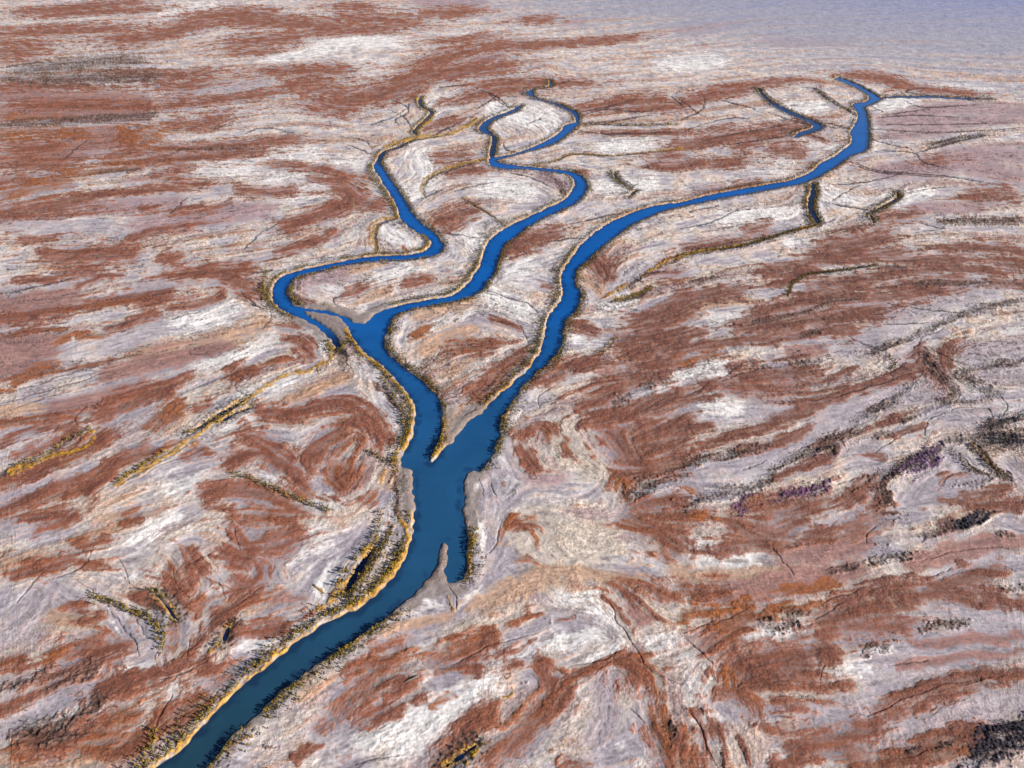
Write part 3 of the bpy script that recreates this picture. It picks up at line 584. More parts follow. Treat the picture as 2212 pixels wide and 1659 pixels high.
def lin(*c):
    c = np.array(c, float) / 255
    return np.where(c < 0.04045, c / 12.92, ((c + 0.055) / 1.055) ** 2.4).astype(f32)


PAL = {'w': lin(226, 220, 218), 'g': lin(166, 155, 163), 'b': lin(126, 132, 170), 'h': lin(154, 151, 164), 'e': lin(198, 183, 170), 'l': lin(160, 134, 138), 'm': lin(150, 112, 106),
       't': lin(182, 146, 122), 'r': lin(146, 83, 58), 'o': lin(142, 84, 50), 'd': lin(86, 68, 62), 'v': lin(88, 60, 92),
       'k': lin(38, 36, 46), 'y': lin(178, 132, 40), 'c': lin(50, 42, 50)}
cream = lin(216, 194, 172)


def lerp(C, col, w):
    return C + (col - C) * w[..., None]


land = X * 0
mid = sstep(210, 380, T) * 0.22
base_mix = np.clip(0.33 + mid + 0.20 * L3 + 0.14 * N3 + 0.12 * L2 + 0.10 * L4, 0, 1)
ALB = PAL['g'] * (1 - base_mix[..., None]) + PAL['w'] * base_mix[..., None]
ALB = lerp(ALB, cream, np.clip(0.30 + 0.3 * L4 + 0.2 * N3, 0, 0.75))
# thin films of rust and lilac everywhere, in streaks
west = 0.55 * sstep(100, -450, X) * far * (1 - sstep(900, 1200, T))
film = sstep(0.2, 1.8, 0.5 * L3 * (1 - 0.5 * far) + 0.4 * L2 + 0.35 * L4 + 0.4 * N3 * (1 - far) + west + far * (0.70 * L5 + 0.60 * L1 + 0.2 * L4))
ALB = lerp(ALB, PAL['r'] * 0.5 + PAL['t'] * 0.5, film * 0.72)
film2 = sstep(0.4, 1.7, -0.5 * L3 + 0.6 * L4 + 0.3 * N3 - 0.3 * far * L5)
ALB = lerp(ALB, PAL['l'], film2 * 0.7)
spots = sstep(0.95, 1.7, 0.55 * L3 + 0.55 * N2 + 0.35 * L2 + 0.35 * L4)
ALB = lerp(ALB, lin(138, 88, 68), spots * 0.7)
film3 = sstep(0.5, 1.6, 0.6 * N3 - 0.5 * L4 + 0.4 * L2)
ALB = lerp(ALB, PAL['t'], film3 * 0.45)


SM = {}
for k in 'rodvktmlgwbhe':
    near_ = np.maximum(F[k], -0.9)
    SM[k] = along(near_, 2.6 * np.clip(T / 300, 1, 3.5), 8, False)


def body(k):
    q = 0.6 - 0.25 * far
    return q * F[k] + (1 - q) * SM[k]


def cover(k, lo, hi, rag):
    base = body(k)
    return sstep(lo, hi, base + rag * sstep(-0.99, -0.7, base))


rag = 0.16 * L2 + 0.20 * L3 + 0.09 * L1 + 0.12 * N2 + 0.06 * N1 + 0.10 * N3 + 0.10 * L4
patchy = np.clip(0.86 + 0.13 * L2 + 0.12 * N3 + 0.07 * L1, 0.35, 1)
W = {}
for k, lo, hi, amt in (('g', -0.45, 0.35, 0.75), ('e', -0.6, 0.3, 0.85), ('w', -0.35, 0.5, 0.85), ('t', -0.5, 0.35, 0.85), ('l', -0.5, 0.3, 0.9),
                       ('m', -0.5, 0.3, 0.95)):
    W[k] = cover(k, lo, hi, rag * (0.75 if k in 'glmwbhe' else 1)) * amt
    ALB = lerp(ALB, PAL[k], W[k])
# the wet pan beyond the creeks, deepening to blue away to the right
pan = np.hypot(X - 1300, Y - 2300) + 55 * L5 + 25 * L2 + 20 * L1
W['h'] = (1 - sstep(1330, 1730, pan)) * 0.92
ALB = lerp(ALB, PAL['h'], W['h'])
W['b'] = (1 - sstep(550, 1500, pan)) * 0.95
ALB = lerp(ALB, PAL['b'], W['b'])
# rust: bleached pinkish edge, rust body, darker heart
streak = 0.45 * L1 + 0.30 * L2 + 0.25 * L5
rb = body('r')
rr = rb + (rag * 1.35 + far * (0.62 * streak + 0.02)) * sstep(-0.99, -0.72, rb) * (1 - 0.7 * W['h'])
def line_at(Fld, level, px):
    """a hairline along a level of a field, px cells wide"""
    g = np.hypot(*np.gradient(Fld)) + 1e-4
    return np.exp(-((Fld - level) / (g * px)) ** 2) * (1 - sstep(0.25, 0.6, g))


ALB = lerp(ALB, lin(166, 124, 108), sstep(-0.85, -0.1, rr) * 0.58)
W['r'] = (0.62 * sstep(-0.88, 0.35, rr) + 0.38 * sstep(-0.38, 0.0, rr)) * patchy
edge = (rb > -0.85) * line_at(rb + 0.13 * L3 + 0.12 * N3 + 0.08 * N2, -0.3, 0.8) * (1 - W['h']) * np.clip(0.4 + 0.6 * N2 + 0.3 * N3, 0, 1)
rcol = PAL['r'] + (lin(160, 106, 86) - PAL['r']) * np.clip(0.10 + 0.3 * L5 * far + 0.22 * N3 + 0.18 * L2, 0, 1)[..., None]
mar = np.clip(0.5 * N3 - 0.3 * L4 + 0.25 * L3, 0, 1)[..., None]
rcol = rcol + (lin(104, 56, 46) - rcol) * mar * 0.5
rus = np.clip(0.45 * L4 - 0.4 * N3 + 0.2 * L2 - 0.1, 0, 1)[..., None]
rcol = rcol + (lin(160, 92, 50) - rcol) * rus * 0.7
east = (sstep(-20, 160, X + 0.35 * (Y - 200)) * (1 - far) * 0.6)[..., None]
rcol = rcol + (lin(118, 82, 72) - rcol) * east
ALB = ALB + (rcol - ALB) * (W['r'] * 0.94)[..., None]
ALB = lerp(ALB, lin(92, 52, 42), (0.55 * sstep(0.0, 0.75, rr + 0.15 * N2) + 0.5 * sstep(0.42, 0.62, rr + 0.2 * L2)) * 0.45)
ALB = lerp(ALB, lin(70, 52, 52), edge * 0.6)
for k, lo, hi, amt in (('o', -0.35, 0.35, 0.95), ('d', -0.4, 0.35, 0.85), ('v', -0.3, 0.35, 0.85), ('k', -0.3, 0.35, 0.95)):
    W[k] = cover(k, lo, hi, rag * 1.1 + 0.16 * N1 * (k in 'dvk')) * amt * patchy
    ALB = lerp(ALB, PAL[k], W[k])
# old strand lines: thin dark wrack lines following the grain
ph = (0.8 * L3 + 0.6 * L4 + 0.6 * N3) * 0.95
strand = np.zeros_like(ph)
for lev in (-2, -1, 0, 1, 2):
    strand = np.maximum(strand, (1 - 0.75 * sstep(650, 1050, T)) * (0.25 + 0.75 * sstep(250, 360, T)) * line_at(ph, lev, 0.9) * np.clip(0.45 + 0.5 * N3 * (-1) ** lev + 0.5 * L4, 0, 1))
ALB = lerp(ALB, lin(52, 42, 56), strand * 0.85)
# streaky tone inside every patch
tone = np.clip(0.97 + (0.075 + 0.06 * far) * L1 + 0.08 * L2 + (0.07 - 0.04 * far) * N1 + 0.06 * N2 + 0.05 * N3, 0.42, 1.45)
veg = np.clip(W['d'] + W['k'] + W['v'], 0, 1)
tone = np.where(veg > 0.05, np.clip(tone + veg * (0.34 * N1 + 0.25 * L1 + 0.25 * N2), 0.35, 2.6), tone)
tone = 1 + (tone - 1) * (1 - 0.6 * W['h'])
ALB = ALB * tone[..., None]
# samphire fringe along the water and cut creeks
shore = SD
BARE = [pts(p + ' ' + q) for p, q in BARE_BOXES]
soft_ = np.ones((nv, nu), f32)
for (u0, v0), (u1, v1) in BARE:
    soft_ *= 1 - sstep(u0 - 5, u0 + 3, UU) * (1 - sstep(u1 - 3, u1 + 5, UU)) * sstep(v0 - 4, v0 + 2, VV) * (1 - sstep(v1 - 2, v1 + 4, VV))
soft_ = soft_.astype(f32)
ALB = lerp(ALB, lin(132, 120, 115), (1 - soft_) * (1 - sstep(4, 9, shore + N2)) * 0.8)
fr = soft_ * sstep(0.1, 0.5, shore) * (1 - sstep(0.8, 1.8, shore + 0.5 * N2)) * np.clip(0.75 + 0.35 * N2, 0.2, 1)
fcol = np.clip(0.78 + 0.36 * N1 + 0.2 * L1, 0.2, 1.4)[..., None] * PAL['y']
ALB = ALB + (fcol - ALB) * (fr * 0.85)[..., None]
moss_shade = soft_ * sstep(0.7, 1.5, shore) * (1 - sstep(3.2, 5.5, shore + 1.0 * N2)) * np.clip(0.55 + 0.4 * N1 + 0.3 * N2 + 0.3 * far, 0, 1)
ALB = lerp(ALB, lin(46, 42, 40), moss_shade * 0.9)  # dark olive growth, deepened to paint in the shrubs' shadow strip
W['y'] = sstep(0.0, 0.6, F['y'] + 0.22 * L2 + 0.22 * N1 + 0.18 * N2) * 0.85 * (F['y'] > -0.9)
fcol = np.clip(0.85 + 0.25 * N1 + 0.2 * L1, 0.25, 1.3)[..., None] * PAL['y']
ALB = ALB + (fcol - ALB) * W['y'][..., None]
W['c'] = sstep(0.0, 0.6, F['c'] + 0.15 * N1)
ALB = lerp(ALB, PAL['c'], W['c'] * (0.45 + 0.45 * sstep(260, 420, T)))
mud = 1 - sstep(-0.2, 0.45, shore)
ALB = lerp(ALB, lin(98, 82, 74), mud)
lip = (0.25 + 0.75 * soft_) * np.clip(0.6 + 0.5 * N2, 0, 1) * sstep(-0.05, 0.1, shore) * (1 - sstep(0.35, 0.6, shore))
ALB = lerp(ALB, lin(190, 152, 84), lip * 0.8)
ALB = np.clip(ALB, 0.006, 0.84).astype(f32)

# relief, metres: levees and cut banks, ripples along the grain, hummocks on the crust
amp1 = np.clip(foot, 0.3, 2.2)
calm = np.clip(W['g'] + W['b'] + W['l'] + W['m'], 0, 1) * (1 - W['r'])
crisp = sstep(-0.9, 1.3, 0.6 * N3 + 0.5 * L4 + 0.25 * N2 + 0.5 * (edge + film + strand))
rough = (0.22 + 0.85 * crisp) * (1 - 0.5 * calm)
Z = (0.060 * amp1 * L1 + 0.050 * L2 * np.clip(foot / 0.6, 1, 2.2) + 0.080 * amp1 * N1 * (1 - 0.7 * far) + 0.075 * N2) * rough * (1 - 0.6 * W['h']) + 0.05 * L3 + 0.10 * N3
Z -= edge * 0.2
Z -= strand * 0.15 * np.clip(foot / 0.5, 1, 2)
Z += veg * (0.16 * N1 + 0.12 * N2) * np.clip(foot / 0.5, 1, 2)
Z -= 0.15 * W['g'] - 0.04 * W['r']
Z *= sstep(1.0, 6.0, shore) * 0.85 + 0.15
Z -= W['c'] * 0.32 * np.clip(foot / 0.5, 1, 1.9)
Z += fr * 0.12 * N1 + moss_shade * 0.15 * N1
Z += 0.30 * sstep(0.4, 2.4, shore) * (1 - sstep(4.5, 9, shore))
Z += 0.30 * W['y']
Z += 0.12
Z = np.where(shore < 0.6, (Z + 0.0) * sstep(-0.25, 0.6, shore) - 1.9 * (1 - sstep(-1.7, 0.5, shore)) - 0.12, Z)
Z = Z.astype(f32)
WATER_Z = -0.35


def height_at(u, v):
    j = np.clip(np.searchsorted(V, v), 0, nv - 1)
    i = np.clip(np.searchsorted(U, u), 0, nu - 1)
    return Z[j, i]


def sheet_mesh(name, x, y, z, faces):
    me = bpy.data.meshes.new(name)
    n = len(x)
    me.vertices.add(n)
    co = np.empty((n, 3), f32)
    co[:, 0], co[:, 1], co[:, 2] = x, y, z
    me.vertices.foreach_set('co', co.ravel())
    m = len(faces)
    k = faces.shape[1]
    me.loops.add(m * k)
    me.loops.foreach_set('vertex_index', faces.astype(np.int32).ravel())
    me.polygons.add(m)
    me.polygons.foreach_set('loop_start', np.arange(0, m * k, k, dtype=np.int32))
    me.update(calc_edges=True)
    return me


def smooth(me):
    me.polygons.foreach_set('use_smooth', np.ones(len(me.polygons), bool))


def obj(name, me, mat, **props):
    o = bpy.data.objects.new(name, me)
    if mat is not None and not me.materials:
        me.materials.append(mat)
    COL.objects.link(o)
    for k, v in props.items():
        o[k] = v
    return o


idx = np.arange(nv * nu).reshape(nv, nu)
quads = np.stack([idx[:-1, :-1], idx[1:, :-1], idx[1:, 1:], idx[:-1, 1:]], -1).reshape(-1, 4)


# ------------------------------------------------------------------ materials
class Nodes:
    def __init__(self, name):
        self.m = bpy.data.materials.new(name)
        self.m.use_nodes = True
        self.t = self.m.node_tree
        self.p = self.t.nodes['Principled BSDF']

    def n(self, kind, **kw):
        nd = self.t.nodes.new(kind)
        for k, v in kw.items():
            if k in nd.inputs:
                nd.inputs[k].default_value = v
            else:
                setattr(nd, k, v)
        return nd

    def l(self, a, b):
        self.t.links.new(a, b)

    def math(self, op, a, b):
        nd = self.n('ShaderNodeMath', operation=op)
        for i, q in enumerate((a, b)):
            if isinstance(q, (int, float)):
                nd.inputs[i].default_value = q
            else:
                self.l(q, nd.inputs[i])
        return nd.outputs[0]


def ground_material():
    M = Nodes('salt_flat_soil')
    at = M.n('ShaderNodeAttribute', attribute_name='soil')
    geo = M.n('ShaderNodeNewGeometry')
    fine = M.n('ShaderNodeTexNoise', Scale=1.2, Detail=5.0, Roughness=0.7)
    cr = M.n('ShaderNodeAttribute', attribute_name='crust')
    M.l(geo.outputs['Position'], fine.inputs['Vector'])
    grit = M.n('ShaderNodeTexNoise', Scale=0.35, Detail=4.0, Roughness=0.6)
    M.l(geo.outputs['Position'], grit.inputs['Vector'])
    s = M.math('MULTIPLY', M.math('SUBTRACT', fine.outputs['Fac'], 0.5), M.math('MULTIPLY', cr.outputs['Fac'], 1.9))
    s = M.math('ADD', s, M.math('MULTIPLY', M.math('SUBTRACT', grit.outputs['Fac'], 0.5), 0.5))
    s = M.math('MAXIMUM', M.math('ADD', s, 1.0), 0.25)
    mix = M.n('ShaderNodeVectorMath', operation='SCALE')
    M.l(at.outputs['Color'], mix.inputs[0])
    M.l(s, mix.inputs['Scale'])
    M.l(mix.outputs[0], M.p.inputs['Base Color'])
    M.p.inputs['Roughness'].default_value = 0.92
    M.p.inputs['Specular IOR Level'].default_value = 0.25
    bump = M.n('ShaderNodeBump', Strength=1.0, Distance=0.55)
    M.l(M.math('MULTIPLY', fine.outputs['Fac'], cr.outputs['Fac']), bump.inputs['Height'])
    M.l(bump.outputs[0], M.p.inputs['Normal'])
    return M.m


def water_material():
    M = Nodes('tidal_water')
    at = M.n('ShaderNodeAttribute', attribute_name='silt')
    ramp = M.n('ShaderNodeValToRGB')
    e = ramp.color_ramp.elements
    e[0].position, e[0].color = 0.0, (*lin(4, 84, 160), 1)
    e[1].position, e[1].color = 1.0, (*lin(34, 62, 74), 1)
    x = e.new(0.5)
    x.color = (*lin(32, 78, 118), 1)
    M.l(at.outputs['Fac'], ramp.inputs[0])
    pe = M.n('ShaderNodeAttribute', attribute_name='shade_mud')
    geo = M.n('ShaderNodeNewGeometry')
    cloud = M.n('ShaderNodeTexNoise', Scale=0.035, Detail=4.0, Roughness=0.6)
    M.l(geo.outputs['Position'], cloud.inputs['Vector'])
    tint = M.n('ShaderNodeVectorMath', operation='SCALE')
    M.l(ramp.outputs[0], tint.inputs[0])
    M.l(M.math('ADD', M.math('MULTIPLY', cloud.outputs['Fac'], 0.7), 0.65), tint.inputs['Scale'])
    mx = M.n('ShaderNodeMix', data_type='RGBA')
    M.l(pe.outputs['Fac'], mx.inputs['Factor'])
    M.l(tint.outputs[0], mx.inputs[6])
    mx.inputs[7].default_value = (*lin(14, 24, 62), 1)  # navy of the painted creek and bank shade, also the muddy arm end
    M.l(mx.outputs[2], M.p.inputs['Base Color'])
    M.p.inputs['Roughness'].default_value = 0.12
    M.p.inputs['IOR'].default_value = 1.33
    rip = M.n('ShaderNodeTexNoise', Scale=1.1, Detail=3.0)
    M.l(geo.outputs['Position'], rip.inputs['Vector'])
    bump = M.n('ShaderNodeBump', Strength=0.25, Distance=0.1)
    M.l(rip.outputs['Fac'], bump.inputs['Height'])
    M.l(bump.outputs[0], M.p.inputs['Normal'])
    return M.m


def plain(name, col, rough=0.9, var=0.5):
    M = Nodes(name)
    info = M.n('ShaderNodeObjectInfo')
    geo = M.n('ShaderNodeNewGeometry')
    tex = M.n('ShaderNodeTexNoise', Scale=0.8, Detail=2.0)
    M.l(geo.outputs['Position'], tex.inputs['Vector'])
    s = M.math('ADD', M.math('MULTIPLY', tex.outputs['Fac'], var * 2), 1 - var)
    mix = M.n('ShaderNodeVectorMath', operation='SCALE')
    mix.inputs[0].default_value = col
    M.l(s, mix.inputs['Scale'])
    M.l(mix.outputs[0], M.p.inputs['Base Color'])
    M.p.inputs['Roughness'].default_value = rough
    M.p.inputs['Specular IOR Level'].default_value = 0.2
    return M.m


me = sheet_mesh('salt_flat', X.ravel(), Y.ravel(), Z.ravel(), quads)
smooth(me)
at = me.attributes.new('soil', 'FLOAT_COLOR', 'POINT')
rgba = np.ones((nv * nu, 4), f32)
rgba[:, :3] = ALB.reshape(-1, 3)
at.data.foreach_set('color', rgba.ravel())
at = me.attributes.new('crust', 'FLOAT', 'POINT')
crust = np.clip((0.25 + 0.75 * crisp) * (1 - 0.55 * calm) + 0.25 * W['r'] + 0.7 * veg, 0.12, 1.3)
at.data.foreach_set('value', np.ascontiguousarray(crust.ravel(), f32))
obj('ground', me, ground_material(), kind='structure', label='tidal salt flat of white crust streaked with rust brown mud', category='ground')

# water: one level sheet under the banks, only where channels run
wet = SD < 1.2
cell = wet[:-1, :-1] | wet[1:, :-1] | wet[1:, 1:] | wet[:-1, 1:]
wq = quads[cell.ravel()]
used, inv = np.unique(wq, return_inverse=True)
me = sheet_mesh('water', X.ravel()[used], Y.ravel()[used], np.full(len(used), WATER_Z, f32), inv.reshape(-1, 4))
silt = sstep(120, 420, 640 - np.hypot(X + 0, Y - 0)) * 0 + (1 - sstep(150, 420, Y)) * 0.55 + (1 - sstep(60, 190, Y)) * 0.45
at = me.attributes.new('silt', 'FLOAT', 'POINT')
at.data.foreach_set('value', np.ascontiguousarray(silt.ravel()[used], f32))
at = me.attributes.new('shade_mud', 'FLOAT', 'POINT')
shade_mud = (1 - sstep(0.5, 1.5, NARROW)) * sstep(-1.0, 1.5, MAIN) * 0.9  # deep shade of the narrow creeks, painted into the water colour
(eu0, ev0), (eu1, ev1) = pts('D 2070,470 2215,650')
shade_mud = np.maximum(shade_mud, 0.85 * sstep(eu0 - 8, eu0 + 6, UU) * (1 - sstep(eu1, eu1 + 2, UU)) * sstep(ev0 - 4, ev0 + 16, VV) * (1 - sstep(ev1, ev1 + 4, VV)))
shade_mud = np.maximum(shade_mud, 0.5 * sstep(-3.2, -0.3, MAIN + 0.7 * N2) * soft_)  # bank shadow and shrub reflections painted along the water margins
at.data.foreach_set('value', np.ascontiguousarray(shade_mud.ravel()[used], f32))
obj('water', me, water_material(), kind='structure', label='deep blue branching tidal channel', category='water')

# ------------------------------------------------------------------ scrub
leaf_mat = plain('olive_scrub_leaves', (0.15, 0.112, 0.024), 0.8, 0.6)
_t = leaf_mat.node_tree
_r = _t.nodes.new('ShaderNodeValToRGB')
_r.color_ramp.elements[0].position, _r.color_ramp.elements[0].color = 0.38, (0.045, 0.042, 0.016, 1)
_r.color_ramp.elements[1].position, _r.color_ramp.elements[1].color = 0.62, (0.40, 0.27, 0.045, 1)
_n = [n for n in _t.nodes if n.type == 'TEX_NOISE'][0]
_t.links.new(_n.outputs['Fac'], _r.inputs[0])
_t.links.new(_r.outputs[0], _t.nodes['Principled BSDF'].inputs['Base Color'])
dark_mat = plain('dark_saltbush_leaves', (0.085, 0.078, 0.075), 0.85, 0.7)
wood_mat = plain('grey_scrub_wood', (0.12, 0.09, 0.07), 0.9, 0.4)


def shrub_arrays(seed, leaves):
    """a low upright mangrove bush: forked stem and leaf clumps, unit height about 2.4 m"""
    rg = np.random.default_rng(seed)
    vs, fs = [], []
    hgt = 2.1 + rg.random() * 0.7
    rad = 0.36 + rg.random() * 0.16
    nl = rg.integers(4, 7)
    lobes = [(np.array([rg.normal(0, .33) * rad, rg.normal(0, .33) * rad, hgt * (0.35 + 0.5 * rg.random())]), rad * (0.4 + 0.3 * rg.random())) for _ in range(nl)]
    lobes.append((np.array([0, 0, hgt * 0.8]), rad * 0.5))
    for i in range(leaves):
        c, r = lobes[i % len(lobes)]
        d = rg.normal(size=3)
        d /= np.linalg.norm(d)
        p = c + d * r * (0.55 + 0.45 * rg.random())
        p[2] = max(p[2], 0.15)
        a = rg.normal(size=3)
        a -= d * a.dot(d) * 0.6
        a /= np.linalg.norm(a)
        b = np.cross(d + rg.normal(size=3) * 0.5, a)
        b /= np.linalg.norm(b) + 1e-6
        s = (0.14 + 0.10 * rg.random()) * (1.0 if leaves > 40 else 1.7)
        n = len(vs)
        vs += [p - a * s, p - b * s * 0.6, p + a * s, p + b * s * 0.6]
        fs.append((n, n + 1, n + 2, n + 3))
    return np.array(vs), np.array(fs), lobes


def stem_arrays(lobes):
    vs, fs = [], []
    for c, r in lobes[:4]:
        a = np.array([0, 0, -0.3])
        b = c
        n = len(vs)
        for k, (p, w) in enumerate(((a, 0.09), (a * 0.4 + b * 0.6 + np.array([0, 0, .1]), 0.06), (b, 0.03))):
            for q in range(4):
                an = q * math.pi / 2
                vs.append(p + np.array([math.cos(an) * w, math.sin(an) * w, 0]))
        for k in range(2):
            for q in range(4):
                q1 = (q + 1) % 4
                fs.append((n + k * 4 + q, n + k * 4 + q1, n + k * 4 + 4 + q1, n + k * 4 + 4 + q))
    return np.array(vs), np.array(fs)


NEAR = [shrub_arrays(s, 84) for s in range(6)]
FARV = [shrub_arrays(40 + s, 26) for s in range(6)]
near_me, stem_me, dark_me = [], [], []
for i, (v, f, lb) in enumerate(NEAR):
    me = sheet_mesh('shrub_crown', *v.T, f)
    me.materials.append(leaf_mat)
    near_me.append(me)
    me = me.copy()
    me.materials.clear()
    me.materials.append(dark_mat)
    dark_me.append(me)
    v2, f2 = stem_arrays(lb)
    me = sheet_mesh('shrub_stem', *v2.T, f2)
    me.materials.append(wood_mat)
    stem_me.append(me)

PLANTS = []          # u, v, x, y, z, size, where


def sd_at(u, v):
    return SD[np.clip(np.searchsorted(V, v), 0, nv - 1), np.clip(np.searchsorted(U, u), 0, nu - 1)]


def to_px(x, y):
    dep = y * CP + HGT * SP
    return 512 + FPX * x / dep, 384 - FPX * (y * SP - HGT * CP) / dep


def plant(x, y, size, where):
    u, v = to_px(x, y)
    if not (-25 < u < 1060 and 8 < v < 800):
        return
    if sd_at(u, v) < 0.7:
        return
    PLANTS.append((u, v, x, y, float(height_at(u, v)), size, where))


def bare(u, v):
    return any(a[0] < u < b[0] and a[1] < v < b[1] for a, b in BARE)


def bank_place(u, v, left):
    s = 'left' if left else 'right'
    if v > 610:
        return 'on the %s bank of the wide lower reach at the bottom' % s
    if v > 500:
        return ('on the left bank of the bend beside the sand spit' if left else 'on the right shore opposite and along the narrow sand spit')
    if v > 405:
        return 'on the %s shore just below the fork' % s
    if v > 330 and u < 450:
        return ('on the left bank of the left channel above the fork' if left else 'on the inner bank of the left channel above the fork')
    if v > 300:
        return ('on the inner bank of the right channel above the fork' if left else 'on the outer bank of the right channel above the fork')
    return 'on the upper channels'


rg = np.random.default_rng(3)
for bi, P in enumerate(BANKS):
    gx, gy, _ = ground(P[:, 0], P[:, 1])
    for i in range(len(P)):
        k = (i + 1) % len(P)
        L = math.hypot(gx[k] - gx[i], gy[k] - gy[i])
        if L < 1e-3 or L > 80 or P[i][1] > 800:
            continue
        nx, ny = -(gy[k] - gy[i]) / L, (gx[k] - gx[i]) / L
        vm = 0.5 * (P[i][1] + P[k][1])
        per = 12.0 if vm > 420 else (8.0 if vm > 250 else 3.2)
        for _ in range(int(L * per + rg.random())):
            t = rg.random()
            off = 1.1 + abs(rg.normal(0, 1.3)) if rg.random() < 0.8 else 2.5 + rg.random() * 5
            x0, y0 = gx[i] + (gx[k] - gx[i]) * t, gy[i] + (gy[k] - gy[i]) * t
            for sg in (1, -1):
                x, y = x0 + sg * nx * off, y0 + sg * ny * off
                u, v = to_px(x, y)
                d = sd_at(u, v)
                if d < 0.7 or d < off * 0.5 or bare(u, v):
                    continue
                gate = vnoise(np.array([x / 9.]), np.array([y / 9.]), 51)[0]
                left = sg * nx < 0
                if gate > (-0.12 if left else -0.05) + 0.45 * rg.random() - 0.25:
                    plant(x, y, 0.30 + 0.42 * rg.random() ** 1.5, bank_place(u, v, left))
for w, P in ARMLINES:
    gx, gy, _ = ground(P[:, 0], P[:, 1])
    for i in range(len(P) - 1):
        L = math.hypot(gx[i + 1] - gx[i], gy[i + 1] - gy[i])
        nx, ny = -(gy[i + 1] - gy[i]) / max(L, .01), (gx[i + 1] - gx[i]) / max(L, .01)
        if w < 1:
            continue
        for _ in range(int(L * 2.2 + rg.random())):
            off = (w + 1.2 + abs(rg.normal(0, 1.2))) * rg.choice((-1, 1))
            t = rg.random()
            plant(gx[i] + (gx[i + 1] - gx[i]) * t + nx * off, gy[i] + (gy[i + 1] - gy[i]) * t + ny * off, 0.5 + 0.5 * rg.random(), 'on the upper channels')
for per, txt, where in ROWS:
    P = smooth_line(pts(txt))
    gx, gy, _ = ground(P[:, 0], P[:, 1])
    for i in range(len(P) - 1):
        L = math.hypot(gx[i + 1] - gx[i], gy[i + 1] - gy[i])
        for _ in range(int(L * per * 3.4 + rg.random())):
            t = rg.random()
            plant(gx[i] + (gx[i + 1] - gx[i]) * t + rg.normal(0, .8), gy[i] + (gy[i + 1] - gy[i]) * t + rg.normal(0, .8), 0.36 + 0.4 * rg.random(), where)
for num, rad, txt in SCATTER:
    P = smooth_line(pts(txt))
    sheet = txt[0]
    where = {'I': 'low on the dark crust in the lower right', 'G': 'low on the dark crust in the lower left', 'H': 'in the rust gully at the bottom'}.get(sheet, 'on dark crust')
    for _ in range(int(num * (0.9 if sheet in 'GHI' else 1.5))):
        q = P[rg.integers(0, len(P))] + rg.normal(0, 0.7, 2) * rad * 0.1555
        x, y, _t = ground(q[0], q[1])
        plant(float(x), float(y), 0.22 + 0.26 * rg.random() ** 1.5, where)

depth = np.array([p[3] * CP + HGT * SP for p in PLANTS])
inview = np.array([2 < p[0] < 1022 and 6 < p[1] < 764 for p in PLANTS])
size_px = np.array([p[5] for p in PLANTS]) / depth * inview
order = np.argsort(-size_px)
single = set(order[:300].tolist())
print('plants', len(PLANTS), 'depth of the last single', depth[order[299]])
from collections import Counter
print(Counter(PLANTS[i][6] for i in single))
for i in order[:300]:
    u, v, x, y, z, s, where = PLANTS[i]
    k = int(rg.integers(0, 6))
    dark = 'crust' in where or 'rust gully' in where
    o = obj('dark_bush' if dark else 'waterside_shrub', (dark_me if dark else near_me)[k], None)
    o.location = (x, y, z - 0.06)
    o.rotation_euler = (0, 0, rg.random() * 6.28)
    o.scale = (s, s, s * (0.85 + 0.3 * rg.random()))
    o['label'] = ('small blackish bush ' if dark else 'small olive yellow shrub ') + where
    o['category'] = 'shrub'
    o['group'] = ('blackish bushes ' if dark else 'olive yellow shrubs ') + where
    st = bpy.data.objects.new('stem', stem_me[k])
    COL.objects.link(st)
    st.parent = o
rest = [p for i, p in enumerate(PLANTS) if i not in single]
for kind, name, mat, label in ((False, 'waterside_shrubbery', leaf_mat, 'fine olive scrub fringing the far channels and creeks'),
                               (True, 'dark_scrub', dark_mat, 'low blackish scrub speckling the dark crust on the right side')):
    av, af, n0 = [], [], 0
    for p in rest:
        if (('crust' in p[6] or 'rust gully' in p[6] or 'far scrub' in p[6]) != kind):
            continue
        v, f, _ = FARV[int(rg.integers(0, 6))]
        a = rg.random() * 6.28
        c, s_ = math.cos(a), math.sin(a)
        R = np.array([[c, s_, 0], [-s_, c, 0], [0, 0, 0.85 + 0.3 * rg.random()]])
        av.append(v @ R * p[5] + np.array([p[2], p[3], p[4] - 0.06]))
        af.append(f + n0)
        n0 += len(v)
    av, af = np.concatenate(av), np.concatenate(af)
    obj(name, sheet_mesh(name, *av.T, af), mat, kind='stuff', label=label, category='scrub')

# ------------------------------------------------------------------ a grey drift log on the pale flat
import bmesh


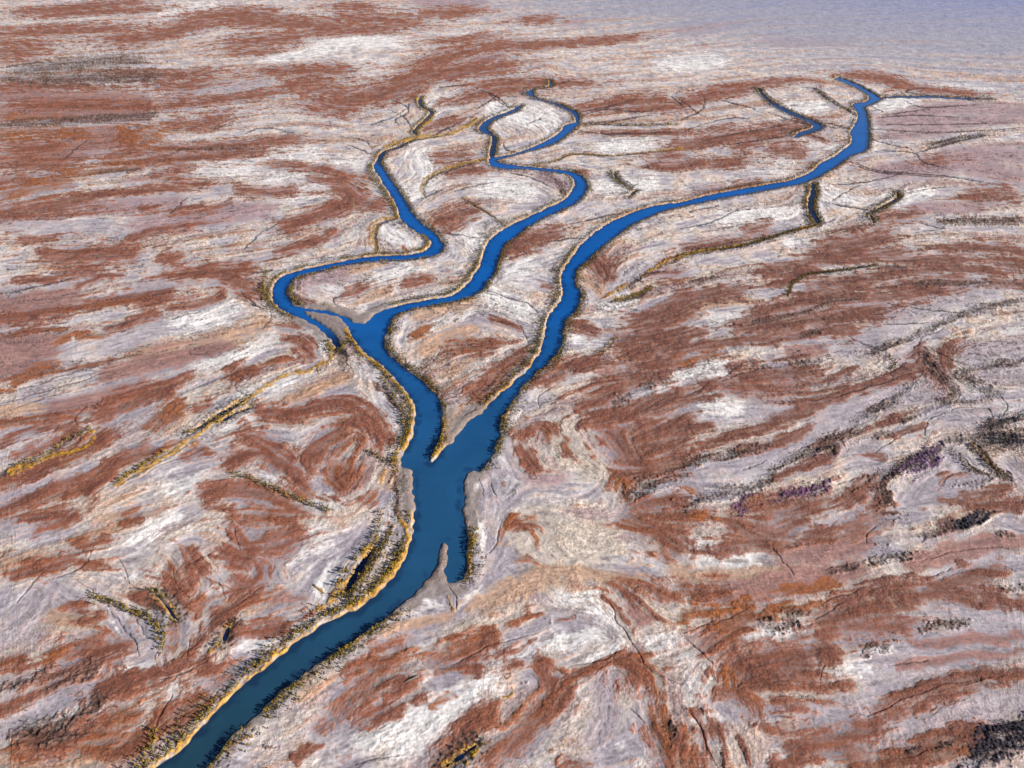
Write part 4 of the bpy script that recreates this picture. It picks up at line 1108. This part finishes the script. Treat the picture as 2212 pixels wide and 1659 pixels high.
def log_mesh(name, ctrl, seg=10):
    bm = bmesh.new()
    rings = []
    for i, (x, y, z, r) in enumerate(ctrl):
        ring = []
        for q in range(seg):
            a = q * 2 * math.pi / seg
            rr = r * (1 + 0.12 * math.sin(3 * a + i))
            ring.append(bm.verts.new((x, y + math.cos(a) * rr, z + math.sin(a) * rr)))
        rings.append(ring)
    for a, b in zip(rings, rings[1:]):
        for q in range(seg):
            bm.faces.new((a[q], a[(q + 1) % seg], b[(q + 1) % seg], b[q]))
    bm.faces.new(rings[0][::-1])
    bm.faces.new(rings[-1])
    me = bpy.data.meshes.new(name)
    bm.to_mesh(me)
    bm.free()
    return me


log_mat = plain('weathered_log_wood', (0.16, 0.14, 0.125), 0.9, 0.4)
(lu, lv), = pts('H 462,1095')
lx, ly, _ = ground(lu, lv)
lg = obj('drift_log', log_mesh('drift_log', [(-2.2, 0, .22, .12), (-1.2, .06, .3, .26), (0, 0, .32, .3), (1.2, -.05, .3, .26), (2.3, .05, .26, .16)]), log_mat,
         label='grey drift log lying alone on the pale flat right of the lower river', category='log')
lg.location = (float(lx), float(ly), float(height_at(lu, lv)) - 0.08)
lg.rotation_euler = (0, 0, math.radians(28))
br = obj('branch_stub', log_mesh('branch_stub', [(0, 0, 0, .09), (.5, .05, .25, .06), (.9, .1, .4, .03)], 6), log_mat)
br.parent = lg
br.location = (0.5, 0.1, 0.45)

# ------------------------------------------------------------------ light
SUN_EL, SUN_AZ = math.radians(26.0), math.radians(-20.0)       # azimuth from +X towards +Y
to_sun = Vector((math.cos(SUN_EL) * math.cos(SUN_AZ), math.cos(SUN_EL) * math.sin(SUN_AZ), math.sin(SUN_EL)))
sd_ = bpy.data.lights.new('sun', 'SUN')
sd_.energy = 5.0
sd_.angle = math.radians(0.5)
sd_.color = (1.0, 0.95, 0.88)
so = bpy.data.objects.new('sun', sd_)
COL.objects.link(so)
so.rotation_euler = to_sun.to_track_quat('Z', 'Y').to_euler()
so.location = to_sun * 900

wd = bpy.data.worlds.new('World')
sc.world = wd
wd.use_nodes = True
nt = wd.node_tree
sky = nt.nodes.new('ShaderNodeTexSky')
sky.sky_type = 'NISHITA'
sky.sun_disc = False
sky.sun_elevation = SUN_EL
sky.sun_rotation = math.pi / 2 - SUN_AZ
sky.altitude = 50
bg = nt.nodes['Background']
bg.inputs['Strength'].default_value = 0.06
nt.links.new(sky.outputs[0], bg.inputs[0])
sc.view_settings.view_transform = 'Standard'
sc.view_settings.look = 'None'
sc.view_settings.exposure = 0.56
sc.view_settings.gamma = 1.0
